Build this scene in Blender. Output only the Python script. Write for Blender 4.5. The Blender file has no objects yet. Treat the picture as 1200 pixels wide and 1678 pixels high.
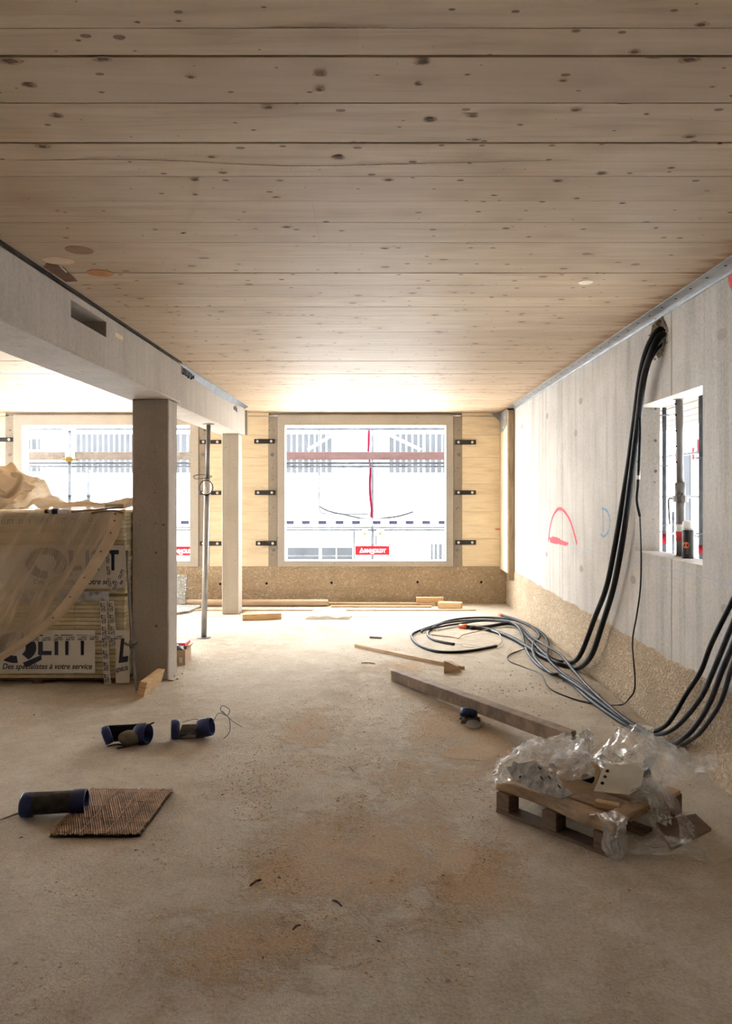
import bpy, bmesh, math, random
from mathutils import Vector, Matrix, noise
import numpy as np

SC = bpy.context.scene
COL = SC.collection
PI = math.pi
random.seed(7)
R = random.Random(11)

# ------------------------------------------------------------------ camera, sky, exposure
EYE, FPX, CX, CY = 1.57, 1200.0, 620.0, 810.0      # eye height, focal length in px, vanishing point in the 1200x1678 frame
cam_data = bpy.data.cameras.new('camera')
cam = bpy.data.objects.new('camera', cam_data)
COL.objects.link(cam)
cam.location = (0, 0, EYE)
cam.rotation_euler = (PI / 2, 0, 0)
cam_data.sensor_width = 36.0
cam_data.lens = 36.0 * FPX / 1678.0
cam_data.shift_x = -20.0 / 1678.0
cam_data.shift_y = -29.0 / 1678.0
cam_data.clip_start = 0.05
cam_data.clip_end = 300
SC.camera = cam

world = bpy.data.worlds.new('overcast_sky')
SC.world = world
world.use_nodes = True
bg = world.node_tree.nodes['Background']
bg.inputs[0].default_value = (0.92, 0.965, 1.0, 1)
bg.inputs[1].default_value = 6.0

SC.view_settings.view_transform = 'Standard'
SC.view_settings.look = 'None'
SC.view_settings.exposure = 2.65
SC.view_settings.gamma = 1.0
SC.view_settings.use_curve_mapping = False
SC.cycles.use_denoising = True
SC.cycles.max_bounces = 10
SC.cycles.diffuse_bounces = 6
SC.cycles.transparent_max_bounces = 16
SC.cycles.sample_clamp_indirect = 12.0


def portal(loc, rot, sx, sy):
    d = bpy.data.lights.new('sky_portal', 'AREA')
    d.shape = 'RECTANGLE'
    d.size, d.size_y = sx, sy
    d.cycles.is_portal = True
    o = bpy.data.objects.new('sky_portal', d)
    COL.objects.link(o)
    o.location = loc
    o.rotation_euler = rot


# daylight comes through the openings of the building: portals only steer the sampling of the sky
for px0, px1 in ((-5.115, -2.704), (-1.342, 0.974), (-8.6, -6.2)):
    portal(((px0 + px1) / 2, 10.75, 1.59), (-PI / 2, 0, 0), px1 - px0, 1.95)
portal((2.05, 4.72, 1.68), (0, PI / 2, 0), 1.03, 1.1)


# ------------------------------------------------------------------ pixel -> place
def P(x, y, Y):
    """the point at depth Y seen at pixel x, y"""
    return Vector(((x - CX) * Y / FPX, Y, EYE - (y - CY) * Y / FPX))


def F(x, y, h=0.0):
    """the point at height h above the floor seen at pixel x, y"""
    Y = FPX * (EYE - h) / (y - CY)
    return Vector(((x - CX) * Y / FPX, Y, h))


def W(x, y, X=1.851):
    """the point on the plane X seen at pixel x, y"""
    return P(x, y, FPX * X / (x - CX))


def C(x, y, z=2.745):
    Y = FPX * (EYE - z) / (y - CY)
    return Vector(((x - CX) * Y / FPX, Y, z))


# ------------------------------------------------------------------ mesh building
class MB:
    def __init__(self):
        self.v, self.f = [], []

    def add(self, vs, fs):
        n = len(self.v)
        self.v += [tuple(p) for p in vs]
        self.f += [tuple(i + n for i in f) for f in fs]
        return self

    def box(self, a, b, m=None):
        x0, y0, z0 = a
        x1, y1, z1 = b
        vs = [Vector(p) for p in ((x0, y0, z0), (x1, y0, z0), (x1, y1, z0), (x0, y1, z0), (x0, y0, z1), (x1, y0, z1), (x1, y1, z1), (x0, y1, z1))]
        if m is not None:
            vs = [m @ p for p in vs]
        return self.add(vs, [(3, 2, 1, 0), (4, 5, 6, 7), (0, 1, 5, 4), (1, 2, 6, 5), (2, 3, 7, 6), (3, 0, 4, 7)])

    def bbox(self, a, b, bev=0.004, m=None):
        """a box with chamfered edges"""
        bm = bmesh.new()
        r = bmesh.ops.create_cube(bm, size=1)
        c = [(a[i] + b[i]) / 2 for i in range(3)]
        s = [abs(b[i] - a[i]) for i in range(3)]
        for v in bm.verts:
            v.co = Vector([c[i] + v.co[i] * s[i] for i in range(3)])
        bmesh.ops.bevel(bm, geom=list(bm.edges), offset=min(bev, min(s) * .45), segments=1, affect='EDGES')
        self.from_bm(bm, m)
        return self

    def from_bm(self, bm, m=None):
        bm.verts.index_update()
        vs = [(m @ v.co if m is not None else v.co.copy()) for v in bm.verts]
        self.add(vs, [[v.index for v in f.verts] for f in bm.faces])
        bm.free()

    def cyl(self, a, b, r0, r1=None, n=16, caps=True):
        a, b = Vector(a), Vector(b)
        r1 = r0 if r1 is None else r1
        d = (b - a).normalized()
        u = d.orthogonal().normalized()
        w = d.cross(u)
        vs = []
        for p, r in ((a, r0), (b, r1)):
            for i in range(n):
                t = 2 * PI * i / n
                vs.append(p + (u * math.cos(t) + w * math.sin(t)) * r)
        fs = [(i, (i + 1) % n, n + (i + 1) % n, n + i) for i in range(n)]
        if caps:
            fs += [tuple(range(n - 1, -1, -1)), tuple(range(n, 2 * n))]
        return self.add(vs, fs)

    def pipe(self, a, b, ro, ri, n=20):
        """a hollow tube"""
        a, b = Vector(a), Vector(b)
        d = (b - a).normalized()
        u = d.orthogonal().normalized()
        w = d.cross(u)
        vs = []
        for p, r in ((a, ro), (b, ro), (b, ri), (a, ri)):
            for i in range(n):
                t = 2 * PI * i / n
                vs.append(p + (u * math.cos(t) + w * math.sin(t)) * r)
        fs = []
        for k in range(4):
            for i in range(n):
                j = (i + 1) % n
                k2 = (k + 1) % 4
                fs.append((k * n + i, k * n + j, k2 * n + j, k2 * n + i))
        return self.add(vs, fs)

    def tube(self, pts, r, n=8, smooth=6, closed=False):
        pts = [Vector(p) for p in pts]
        if smooth > 1:
            pts = spline(pts, smooth)
        vs, fs = [], []
        u = None
        m = len(pts)
        for i, p in enumerate(pts):
            d = (pts[min(i + 1, m - 1)] - pts[max(i - 1, 0)])
            if d.length < 1e-9:
                d = Vector((0, 0, 1))
            d.normalize()
            u = d.orthogonal().normalized() if u is None else (u - d * u.dot(d)).normalized()
            w = d.cross(u)
            rr = r(i / (m - 1)) if callable(r) else r
            for k in range(n):
                t = 2 * PI * k / n
                vs.append(p + (u * math.cos(t) + w * math.sin(t)) * rr)
        for i in range(m - 1):
            for k in range(n):
                j = (k + 1) % n
                fs.append((i * n + k, i * n + j, (i + 1) * n + j, (i + 1) * n + k))
        fs += [tuple(range(n - 1, -1, -1)), tuple(range((m - 1) * n, m * n))]
        return self.add(vs, fs)

    def prism(self, poly, off):
        """a polygon of 3D points pushed along off"""
        off = Vector(off)
        poly = [Vector(p) for p in poly]
        n = len(poly)
        vs = poly + [p + off for p in poly]
        fs = [tuple(range(n - 1, -1, -1)), tuple(range(n, 2 * n))] + [(i, (i + 1) % n, n + (i + 1) % n, n + i) for i in range(n)]
        return self.add(vs, fs)

    def grid(self, fn, nu, nv):
        vs = [fn(i / (nu - 1), j / (nv - 1)) for j in range(nv) for i in range(nu)]
        fs = [(j * nu + i, j * nu + i + 1, (j + 1) * nu + i + 1, (j + 1) * nu + i) for j in range(nv - 1) for i in range(nu - 1)]
        return self.add(vs, fs)

    def lathe(self, prof, m, n=20):
        vs, fs = [], []
        for r, z in prof:
            for k in range(n):
                t = 2 * PI * k / n
                vs.append(m @ Vector((r * math.cos(t), r * math.sin(t), z)))
        for i in range(len(prof) - 1):
            for k in range(n):
                j = (k + 1) % n
                fs.append((i * n + k, i * n + j, (i + 1) * n + j, (i + 1) * n + k))
        fs += [tuple(range(n - 1, -1, -1)), tuple(range((len(prof) - 1) * n, len(prof) * n))]
        return self.add(vs, fs)


def spline(pts, k):
    out = []
    n = len(pts)
    for i in range(n - 1):
        p0, p1, p2, p3 = pts[max(i - 1, 0)], pts[i], pts[i + 1], pts[min(i + 2, n - 1)]
        for j in range(k):
            t = j / k
            out.append(0.5 * ((2 * p1) + (p2 - p0) * t + (2 * p0 - 5 * p1 + 4 * p2 - p3) * t * t + (3 * p1 - p0 - 3 * p2 + p3) * t ** 3))
    out.append(pts[-1])
    return out


def obj(name, mb, m, parent=None, smooth=False, rel=True, fix=False):
    """link ONE mesh object; vertices are given in world coordinates and made relative to the parent's place"""
    me = bpy.data.meshes.new(name)
    off = Vector((0, 0, 0))
    p = parent
    while p is not None and rel:
        off += p.location
        p = p.parent
    me.from_pydata([tuple(Vector(v) - off) for v in mb.v], [], mb.f)
    me.update()
    if fix:
        bm = bmesh.new()
        bm.from_mesh(me)
        bmesh.ops.recalc_face_normals(bm, faces=bm.faces)
        bm.to_mesh(me)
        bm.free()
    for x in (m if isinstance(m, (list, tuple)) else [m]):
        me.materials.append(x)
    if smooth:
        for f in me.polygons:
            f.use_smooth = True
    o = bpy.data.objects.new(name, me)
    COL.objects.link(o)
    if parent is not None:
        o.parent = parent
    return o


def thing(name, label, cat, loc=(0, 0, 0), group=None, rz=0.0):
    o = bpy.data.objects.new(name, None)
    o.empty_display_size = .1
    COL.objects.link(o)
    o.location = loc
    o.rotation_euler.z = rz
    o['label'], o['category'] = label, cat
    if group:
        o['group'] = group
    return o


def tag(o, label, cat, group=None, kind=None):
    o['label'], o['category'] = label, cat
    if group:
        o['group'] = group
    if kind:
        o['kind'] = kind
    return o


def struct(o, label=None):
    o['kind'] = 'structure'
    if label:
        o['label'] = label
    return o


def cut(o, mb):
    """carve the closed shape mb out of the object's mesh"""
    me = bpy.data.meshes.new('cutter')
    me.from_pydata(mb.v, [], mb.f)
    bm = bmesh.new()
    bm.from_mesh(me)
    bmesh.ops.recalc_face_normals(bm, faces=bm.faces)
    bm.to_mesh(me)
    bm.free()
    c = bpy.data.objects.new('cutter', me)
    COL.objects.link(c)
    md = o.modifiers.new('cut', 'BOOLEAN')
    md.object = c
    md.operation = 'DIFFERENCE'
    md.solver = 'EXACT'
    dg = bpy.context.evaluated_depsgraph_get()
    new = bpy.data.meshes.new_from_object(o.evaluated_get(dg))
    o.modifiers.clear()
    o.data = new
    bpy.data.objects.remove(c)
    bpy.data.meshes.remove(me)


def lettering(name, s, O, U, V, m, parent, bold=0.0, shear=0.0, flip=False):
    """flat print: the text fills the parallelogram O, U (full width), V (full height)"""
    cu = bpy.data.curves.new('print', 'FONT')
    cu.body = s
    cu.size = 1
    cu.shear = shear
    cu.offset = bold
    t = bpy.data.objects.new('print', cu)
    COL.objects.link(t)
    me = bpy.data.meshes.new_from_object(t.evaluated_get(bpy.context.evaluated_depsgraph_get()))
    bpy.data.objects.remove(t)
    bpy.data.curves.remove(cu)
    n = len(me.vertices)
    co = np.empty(n * 3)
    me.vertices.foreach_get('co', co)
    co = co.reshape(-1, 3)
    lo, hi = co.min(0), co.max(0)
    a = (co[:, 0] - lo[0]) / (hi[0] - lo[0])
    b = (co[:, 1] - lo[1]) / (hi[1] - lo[1])
    off = Vector((0, 0, 0))
    p = parent
    while p is not None:
        off += p.location
        p = p.parent
    O, U, V = np.array(Vector(O) - off), np.array(Vector(U)), np.array(Vector(V))
    w = O[None] + a[:, None] * U[None] + b[:, None] * V[None]
    me.vertices.foreach_set('co', w.reshape(-1))
    me.update()
    me.materials.clear()
    me.materials.append(m)
    me.name = name
    o = bpy.data.objects.new(name, me)
    COL.objects.link(o)
    if parent is not None:
        o.parent = parent
    return o


# ------------------------------------------------------------------ materials
def nd(nt, typ, ins=None, **pr):
    n = nt.nodes.new(typ)
    for k, v in pr.items():
        setattr(n, k, v)
    for k, v in (ins or {}).items():
        s = n.inputs[k]
        if isinstance(v, bpy.types.NodeSocket):
            nt.links.new(v, s)
        else:
            s.default_value = v
    return n


def new_mat(name):
    m = bpy.data.materials.new(name)
    m.use_nodes = True
    nt = m.node_tree
    return m, nt, nt.nodes['Principled BSDF']


def c4(c):
    return (c[0], c[1], c[2], 1)


def math_(nt, op, a, b=None, clamp=False):
    ins = {0: a}
    if b is not None:
        ins[1] = b
    return nd(nt, 'ShaderNodeMath', ins, operation=op, use_clamp=clamp).outputs[0]


def ramp(nt, f, stops):
    n = nt.nodes.new('ShaderNodeValToRGB')
    nt.links.new(f, n.inputs[0])
    e = n.color_ramp.elements
    while len(e) < len(stops):
        e.new(0.5)
    for x, (p, c) in zip(e, stops):
        x.position = p
        x.color = c4(c) if isinstance(c, (tuple, list)) else (c, c, c, 1)
    return n.outputs[0]


def mix(nt, f, a, b, blend='MIX'):
    n = nt.nodes.new('ShaderNodeMix')
    n.data_type = 'RGBA'
    n.blend_type = blend
    for k, v in ((0, f), (6, a), (7, b)):
        if isinstance(v, bpy.types.NodeSocket):
            nt.links.new(v, n.inputs[k])
        else:
            n.inputs[k].default_value = c4(v) if isinstance(v, (tuple, list)) and k else v
    return n.outputs[2]


def coords(nt, scale=(1, 1, 1), world_space=True, jitter=False):
    if world_space:
        v = nd(nt, 'ShaderNodeNewGeometry').outputs['Position']
    else:
        v = nd(nt, 'ShaderNodeTexCoord').outputs['Object']
    if jitter:
        r = nd(nt, 'ShaderNodeObjectInfo').outputs['Random']
        r = math_(nt, 'MULTIPLY', r, 37.0)
        v = nd(nt, 'ShaderNodeVectorMath', {0: v, 1: nd(nt, 'ShaderNodeCombineXYZ', {0: r, 1: r, 2: r}).outputs[0]}, operation='ADD').outputs[0]
    return nd(nt, 'ShaderNodeVectorMath', {0: v, 1: scale}, operation='MULTIPLY').outputs[0]


def tnoise(nt, v, scale, detail=4, rough=.55, dist=0.0):
    return nd(nt, 'ShaderNodeTexNoise', {'Vector': v, 'Scale': scale, 'Detail': detail, 'Roughness': rough, 'Distortion': dist}).outputs[0]


def bump(nt, b, h, strength=.3, dist=.01):
    n = nd(nt, 'ShaderNodeBump', {'Height': h, 'Strength': strength, 'Distance': dist})
    nt.links.new(n.outputs[0], b.inputs['Normal'])


def plain(name, col, rough=.6, metal=0.0, var=.15, scale=12, bmp=.1, spec=.4):
    m, nt, b = new_mat(name)
    v = coords(nt)
    f = tnoise(nt, v, scale, 5)
    d = tuple(x * (1 - var) for x in col)
    l = tuple(min(1, x * (1 + var)) for x in col)
    nt.links.new(ramp(nt, f, [(.3, d), (.7, l)]), b.inputs['Base Color'])
    b.inputs['Roughness'].default_value = rough
    b.inputs['Metallic'].default_value = metal
    b.inputs['Specular IOR Level'].default_value = spec
    if bmp:
        bump(nt, b, f, bmp, .004)
    return m


def wood(name, base, dark, stretch=(1.5, 22, 22), rough=.65, local=False, dirt=0.0, dirtcol=(.1, .08, .06), grain=.5):
    """timber with grain along the axis of the small stretch"""
    m, nt, b = new_mat(name)
    v = coords(nt, stretch, not local, True)
    f = tnoise(nt, v, 2.2, 6, .6, .4)
    col = ramp(nt, f, [(.3, dark), (.5, base), (.75, tuple(min(1, x * 1.12) for x in base))])
    r = nd(nt, 'ShaderNodeObjectInfo').outputs['Random']
    col = mix(nt, math_(nt, 'MULTIPLY', r, grain), col, dark)
    if dirt:
        g = tnoise(nt, coords(nt, (1, 1, 1), not local), 9, 6, .7)
        col = mix(nt, math_(nt, 'MULTIPLY', ramp(nt, g, [(.42, 0), (.62, 1)]), dirt), col, dirtcol)
    nt.links.new(col, b.inputs['Base Color'])
    b.inputs['Roughness'].default_value = rough
    b.inputs['Specular IOR Level'].default_value = .3
    bump(nt, b, f, .25, .004)
    return m


def concrete(name, lo, hi, pores=.7, bmp=.35, streak=.35, fine=1.0):
    m, nt, b = new_mat(name)
    v = coords(nt)
    big = tnoise(nt, v, 1.6, 6, .6, .3)
    col = ramp(nt, big, [(.3, lo), (.7, hi)])
    st = tnoise(nt, coords(nt, (5, 5, .35)), 1.7, 5, .6)
    col = mix(nt, math_(nt, 'MULTIPLY', ramp(nt, st, [(.46, 0), (.68, 1)]), streak), col, tuple(x * .55 for x in lo))
    fn = tnoise(nt, v, 55 * fine, 3, .7)
    col = mix(nt, .35, col, ramp(nt, fn, [(.3, tuple(x * .7 for x in lo)), (.7, hi)]))
    vo = nd(nt, 'ShaderNodeTexVoronoi', {'Vector': v, 'Scale': 16.0 * fine, 'Randomness': 1.0})
    rnd = nd(nt, 'ShaderNodeSeparateColor', {0: vo.outputs['Color']}).outputs[0]
    size = math_(nt, 'MULTIPLY', math_(nt, 'POWER', rnd, 3.0), .19)
    pore = math_(nt, 'LESS_THAN', vo.outputs['Distance'], size)
    col = mix(nt, math_(nt, 'MULTIPLY', pore, pores), col, tuple(x * .25 for x in lo))
    nt.links.new(col, b.inputs['Base Color'])
    b.inputs['Roughness'].default_value = .85
    b.inputs['Specular IOR Level'].default_value = .2
    h = math_(nt, 'SUBTRACT', math_(nt, 'ADD', math_(nt, 'MULTIPLY', fn, .3), big), pore)
    bump(nt, b, h, bmp, .006)
    return m


def aggregate(name, a, bcol, c):
    m, nt, b = new_mat(name)
    v = coords(nt)
    vo = nd(nt, 'ShaderNodeTexVoronoi', {'Vector': v, 'Scale': 62.0, 'Randomness': 1.0})
    rnd = nd(nt, 'ShaderNodeSeparateColor', {0: vo.outputs['Color']}).outputs[0]
    col = ramp(nt, rnd, [(.0, a), (.45, bcol), (.85, bcol), (1.0, c)])
    big = tnoise(nt, v, 2.2, 5)
    col = mix(nt, ramp(nt, big, [(.4, 0), (.7, .5)]), col, tuple(x * .75 for x in a))
    fn = tnoise(nt, v, 120, 3)
    col = mix(nt, .3, col, ramp(nt, fn, [(.35, a), (.65, c)]))
    nt.links.new(col, b.inputs['Base Color'])
    b.inputs['Roughness'].default_value = .95
    b.inputs['Specular IOR Level'].default_value = .15
    bump(nt, b, math_(nt, 'ADD', vo.outputs['Distance'], math_(nt, 'MULTIPLY', fn, .6)), .9, .012)
    return m


def pine_boards():
    """laminated pine of the ceiling: grain, knots, reddish stains beside the steel angle"""
    m, nt, b = new_mat('pine_board')
    v = coords(nt, (1.1, 14, 14), True, True)
    f = tnoise(nt, v, 1.6, 7, .62, .55)
    col = ramp(nt, f, [(.25, (.42, .31, .205)), (.45, (.56, .43, .295)), (.62, (.62, .49, .35)), (.8, (.68, .555, .405))])
    r = nd(nt, 'ShaderNodeObjectInfo').outputs['Random']
    col = mix(nt, math_(nt, 'MULTIPLY', r, .55), col, (.47, .355, .245))
    g = tnoise(nt, coords(nt, (.7, 3, 3), True, True), 1.4, 4)
    col = mix(nt, ramp(nt, g, [(.5, 0), (.8, .35)]), col, (.36, .26, .17))
    pos = coords(nt)
    sx = nd(nt, 'ShaderNodeSeparateXYZ', {0: pos})
    # knots of the farther boards
    vo = nd(nt, 'ShaderNodeTexVoronoi', {'Vector': coords(nt, (3.1, 4.6, 1), True, True), 'Scale': 1.0, 'Randomness': 1.0}, voronoi_dimensions='2D')
    rnd = nd(nt, 'ShaderNodeSeparateColor', {0: vo.outputs['Color']}).outputs[0]
    size = math_(nt, 'MULTIPLY', math_(nt, 'ADD', rnd, .25), .085)
    k = math_(nt, 'DIVIDE', vo.outputs['Distance'], size)
    kf = ramp(nt, k, [(.55, 1), (1.0, 0)])
    kf = math_(nt, 'MULTIPLY', kf, math_(nt, 'GREATER_THAN', rnd, .35))
    kf = math_(nt, 'MULTIPLY', kf, math_(nt, 'GREATER_THAN', sx.outputs[1], 3.55))
    col = mix(nt, math_(nt, 'MULTIPLY', kf, .92), col, (.10, .048, .024))
    v2 = nd(nt, 'ShaderNodeTexVoronoi', {'Vector': coords(nt, (5.3, 9.5, 1), True, True), 'Scale': 1.0, 'Randomness': 1.0}, voronoi_dimensions='2D')
    r2 = nd(nt, 'ShaderNodeSeparateColor', {0: v2.outputs['Color']}).outputs[1]
    k2 = math_(nt, 'LESS_THAN', v2.outputs['Distance'], math_(nt, 'MULTIPLY', math_(nt, 'POWER', r2, 2.0), .085))
    col = mix(nt, math_(nt, 'MULTIPLY', k2, .8), col, (.12, .06, .03))
    halo = ramp(nt, math_(nt, 'DIVIDE', vo.outputs['Distance'], .4), [(.0, .5), (1.0, 0)])
    col = mix(nt, math_(nt, 'MULTIPLY', halo, math_(nt, 'GREATER_THAN', rnd, .45)), col, (.40, .285, .18))
    # water stains running in from the wall
    sn = tnoise(nt, coords(nt, (1.0, 9, 1)), 2.3, 5)
    e = math_(nt, 'SUBTRACT', sx.outputs[0], math_(nt, 'SUBTRACT', 1.88, math_(nt, 'MULTIPLY', sn, .5)))
    col = mix(nt, ramp(nt, math_(nt, 'MULTIPLY', e, 7.0), [(.0, 0), (.8, .75)]), col, (.30, .14, .045))
    nt.links.new(col, b.inputs['Base Color'])
    b.inputs['Roughness'].default_value = .6
    b.inputs['Specular IOR Level'].default_value = .3
    bump(nt, b, math_(nt, 'SUBTRACT', f, kf), .2, .004)
    return m


def slab_floor():
    m, nt, b = new_mat('dusty_screed')
    v = coords(nt)
    big = tnoise(nt, v, .9, 7, .62, .4)
    col = ramp(nt, big, [(.30, (.34, .275, .195)), (.5, (.50, .43, .33)), (.70, (.66, .60, .50))])
    md = tnoise(nt, v, 5.5, 8, .7, .5)
    col = mix(nt, ramp(nt, md, [(.45, 0), (.68, .65)]), col, (.72, .66, .57))
    # trodden sawdust lies in patches
    dn = math_(nt, 'ADD', math_(nt, 'MULTIPLY', tnoise(nt, v, 3.2, 8, .75, .8), .72), math_(nt, 'MULTIPLY', tnoise(nt, v, 26, 4, .7), .28))
    sx = nd(nt, 'ShaderNodeSeparateXYZ', {0: v})
    s = None
    for (x, y, rx, ry, a) in SAWDUST:
        ex = math_(nt, 'DIVIDE', math_(nt, 'SUBTRACT', sx.outputs[0], x), rx)
        ey = math_(nt, 'DIVIDE', math_(nt, 'SUBTRACT', sx.outputs[1], y), ry)
        d = math_(nt, 'ADD', math_(nt, 'MULTIPLY', ex, ex), math_(nt, 'MULTIPLY', ey, ey))
        g = math_(nt, 'MULTIPLY', math_(nt, 'SUBTRACT', 1.0, d, True), a)
        s = g if s is None else math_(nt, 'MAXIMUM', s, g)
    mask = math_(nt, 'MULTIPLY', ramp(nt, math_(nt, 'ADD', dn, math_(nt, 'MULTIPLY', s, .26)), [(.60, 0), (.70, 1)]), .8)
    col = mix(nt, mask, col, (.50, .31, .15))
    m2 = tnoise(nt, v, 19, 6, .75, .4)
    col = mix(nt, ramp(nt, m2, [(.50, 0), (.70, .55)]), col, (.33, .25, .165))
    fn = tnoise(nt, v, 75, 3, .7)
    col = mix(nt, .35, col, ramp(nt, fn, [(.3, (.27, .20, .13)), (.7, (.70, .62, .50))]))
    vo = nd(nt, 'ShaderNodeTexVoronoi', {'Vector': v, 'Scale': 11.0})
    rnd = nd(nt, 'ShaderNodeSeparateColor', {0: vo.outputs['Color']}).outputs[1]
    speck = math_(nt, 'LESS_THAN', vo.outputs['Distance'], math_(nt, 'MULTIPLY', math_(nt, 'POWER', rnd, 6.0), .12))
    col = mix(nt, math_(nt, 'MULTIPLY', speck, .6), col, (.12, .08, .05))
    nt.links.new(col, b.inputs['Base Color'])
    b.inputs['Roughness'].default_value = .88
    b.inputs['Specular IOR Level'].default_value = .22
    h = math_(nt, 'ADD', math_(nt, 'MULTIPLY', md, .8), math_(nt, 'ADD', math_(nt, 'MULTIPLY', math_(nt, 'ADD', fn, m2), .4), math_(nt, 'MULTIPLY', mask, .5)))
    bump(nt, b, h, .85, .03)
    return m


def film(name, col=(.85, .84, .82), alpha=.30, rough=.1):
    """thin clear plastic: mostly see-through, a milky share, mirror glints towards grazing angles"""
    m, nt, b = new_mat(name)
    nt.nodes.remove(b)
    bp = nd(nt, 'ShaderNodeBump', {'Height': tnoise(nt, coords(nt), 34, 3), 'Strength': .35, 'Distance': .012}).outputs[0]
    clear = nd(nt, 'ShaderNodeBsdfTransparent', {0: (.96, .96, .95, 1)}).outputs[0]
    milk = nd(nt, 'ShaderNodeBsdfDiffuse', {0: c4(col), 'Normal': bp}).outputs[0]
    thru = nd(nt, 'ShaderNodeBsdfTranslucent', {0: c4(col), 'Normal': bp}).outputs[0]
    milk = nd(nt, 'ShaderNodeMixShader', {0: .5, 1: milk, 2: thru}).outputs[0]
    f = tnoise(nt, coords(nt), 12, 5, .6)
    s = nd(nt, 'ShaderNodeMixShader', {0: ramp(nt, f, [(.35, alpha * .5), (.68, alpha * 1.7)]), 1: clear, 2: milk}).outputs[0]
    gl = nd(nt, 'ShaderNodeBsdfAnisotropic', {0: (1, 1, 1, 1), 'Roughness': rough, 'Normal': bp}).outputs[0]
    lw = nd(nt, 'ShaderNodeLayerWeight', {'Blend': .4, 'Normal': bp}).outputs['Facing']
    fac = math_(nt, 'ADD', .10, math_(nt, 'MULTIPLY', math_(nt, 'POWER', lw, 2.0), .55), True)
    s = nd(nt, 'ShaderNodeMixShader', {0: fac, 1: s, 2: gl}).outputs[0]
    nt.links.new(s, nt.nodes['Material Output'].inputs[0])
    return m


def netting(name, col, lo, hi, pitch=.011, streak=0.0):
    m, nt, b = new_mat(name)
    nt.nodes.remove(b)
    v = coords(nt)
    f = tnoise(nt, v, 7, 4)
    cc = ramp(nt, f, [(.3, tuple(x * .85 for x in col)), (.7, col)])
    df = nd(nt, 'ShaderNodeBsdfDiffuse', {0: cc}).outputs[0]
    tr = nd(nt, 'ShaderNodeBsdfTranslucent', {0: cc}).outputs[0]
    s = nd(nt, 'ShaderNodeMixShader', {0: .4, 1: df, 2: tr}).outputs[0]
    sx = nd(nt, 'ShaderNodeSeparateXYZ', {0: v})
    w = math_(nt, 'SINE', math_(nt, 'MULTIPLY', sx.outputs[2], 2 * PI / pitch))
    w2 = math_(nt, 'SINE', math_(nt, 'MULTIPLY', sx.outputs[0], 2 * PI / (pitch * 1.3)))
    w = math_(nt, 'MAXIMUM', w, math_(nt, 'SUBTRACT', w2, .45))
    al = ramp(nt, math_(nt, 'ADD', math_(nt, 'MULTIPLY', w, .5), .5), [(.35, lo), (.65, hi)])
    if streak:                                       # gathered cloth lies double along its folds
        p = math_(nt, 'SUBTRACT', math_(nt, 'MULTIPLY', sx.outputs[0], .88 * 11), math_(nt, 'MULTIPLY', sx.outputs[2], .47 * 11))
        q = math_(nt, 'ADD', math_(nt, 'MULTIPLY', sx.outputs[0], .47), math_(nt, 'MULTIPLY', sx.outputs[2], .88))
        g = tnoise(nt, nd(nt, 'ShaderNodeCombineXYZ', {0: p, 1: q}).outputs[0], 1.0, 5, .6)
        al = math_(nt, 'ADD', al, math_(nt, 'MULTIPLY', ramp(nt, g, [(.45, 0), (.62, 1)]), streak), True)
    clear = nd(nt, 'ShaderNodeBsdfTransparent').outputs[0]
    s = nd(nt, 'ShaderNodeMixShader', {0: al, 1: clear, 2: s}).outputs[0]
    nt.links.new(s, nt.nodes['Material Output'].inputs[0])
    return m


SAWDUST = [(.55, 5.0, .45, 1.3, 1.0), (-.45, 4.9, .3, .7, .8), (-.1, 3.2, .7, .7, .9), (.35, 3.05, .35, .5, 1.0), (-.45, 2.55, .5, .4, .8), (.25, 4.1, .6, .35, .7), (.3, 6.6, .5, .5, .7)]

m_pine = pine_boards()
m_floor = slab_floor()
m_beam = concrete('beam_concrete', (.40, .355, .305), (.53, .48, .42), .5, .25, .3)
m_col = concrete('column_concrete', (.35, .305, .265), (.46, .41, .36), .8, .25, .25)
m_wall = concrete('wall_concrete', (.40, .365, .325), (.62, .58, .53), .85, .4, .6)
m_frame = concrete('window_frame_concrete', (.40, .365, .315), (.50, .46, .405), .4, .3, .1)
m_strip = concrete('jamb_concrete', (.26, .225, .185), (.37, .325, .27), .6, .4, .3)
m_agg = aggregate('washed_aggregate', (.29, .205, .125), (.44, .335, .22), (.68, .585, .465))
m_clt = wood('cream_panel', (.74, .62, .44), (.63, .50, .33), (1.2, 9, 9), .6, grain=.25)
m_cltend = wood('panel_end_grain', (.36, .27, .17), (.22, .15, .09), (14, 14, 2), .8)
m_steel = plain('galvanised_steel', (.36, .37, .385), .42, .6, .18, 9, .05)
m_steel_dark = plain('dull_steel', (.20, .19, .185), .5, .5, .25, 9, .1)
m_black = plain('black_painted_steel', (.022, .02, .02), .5, .0, .3, 20, .05)
m_bolt = plain('zinc_bolt', (.72, .70, .67), .35, .4, .1, 30, 0)
m_hole = plain('dark_hole', (.015, .012, .01), .95, 0, .3, 30, 0, .05)
m_rubber = plain('cable_sheath', (.009, .009, .010), .55, 0, .3, 30, .05, .2)
m_rubber_grey = plain('dusty_cable_sheath', (.028, .029, .035), .55, 0, .4, 14, .05, .25)
m_orange = plain('orange_tip', (.75, .16, .045), .5)
m_blue = plain('blue_plastic', (.010, .022, .10), .45, 0, .35, 25, .1)
m_charcoal = plain('charcoal_plastic', (.028, .026, .024), .6, 0, .6, 28, .3)
m_grey_pl = plain('grey_plastic', (.22, .21, .20), .5)
m_timber = wood('weathered_timber', (.30, .205, .13), (.15, .095, .06), (2.5, 2.5, 2.5), .75, dirt=.7)
m_lath = wood('lath_timber', (.50, .36, .22), (.34, .22, .12), (3, 3, 14), .7, grain=.35)
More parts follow.
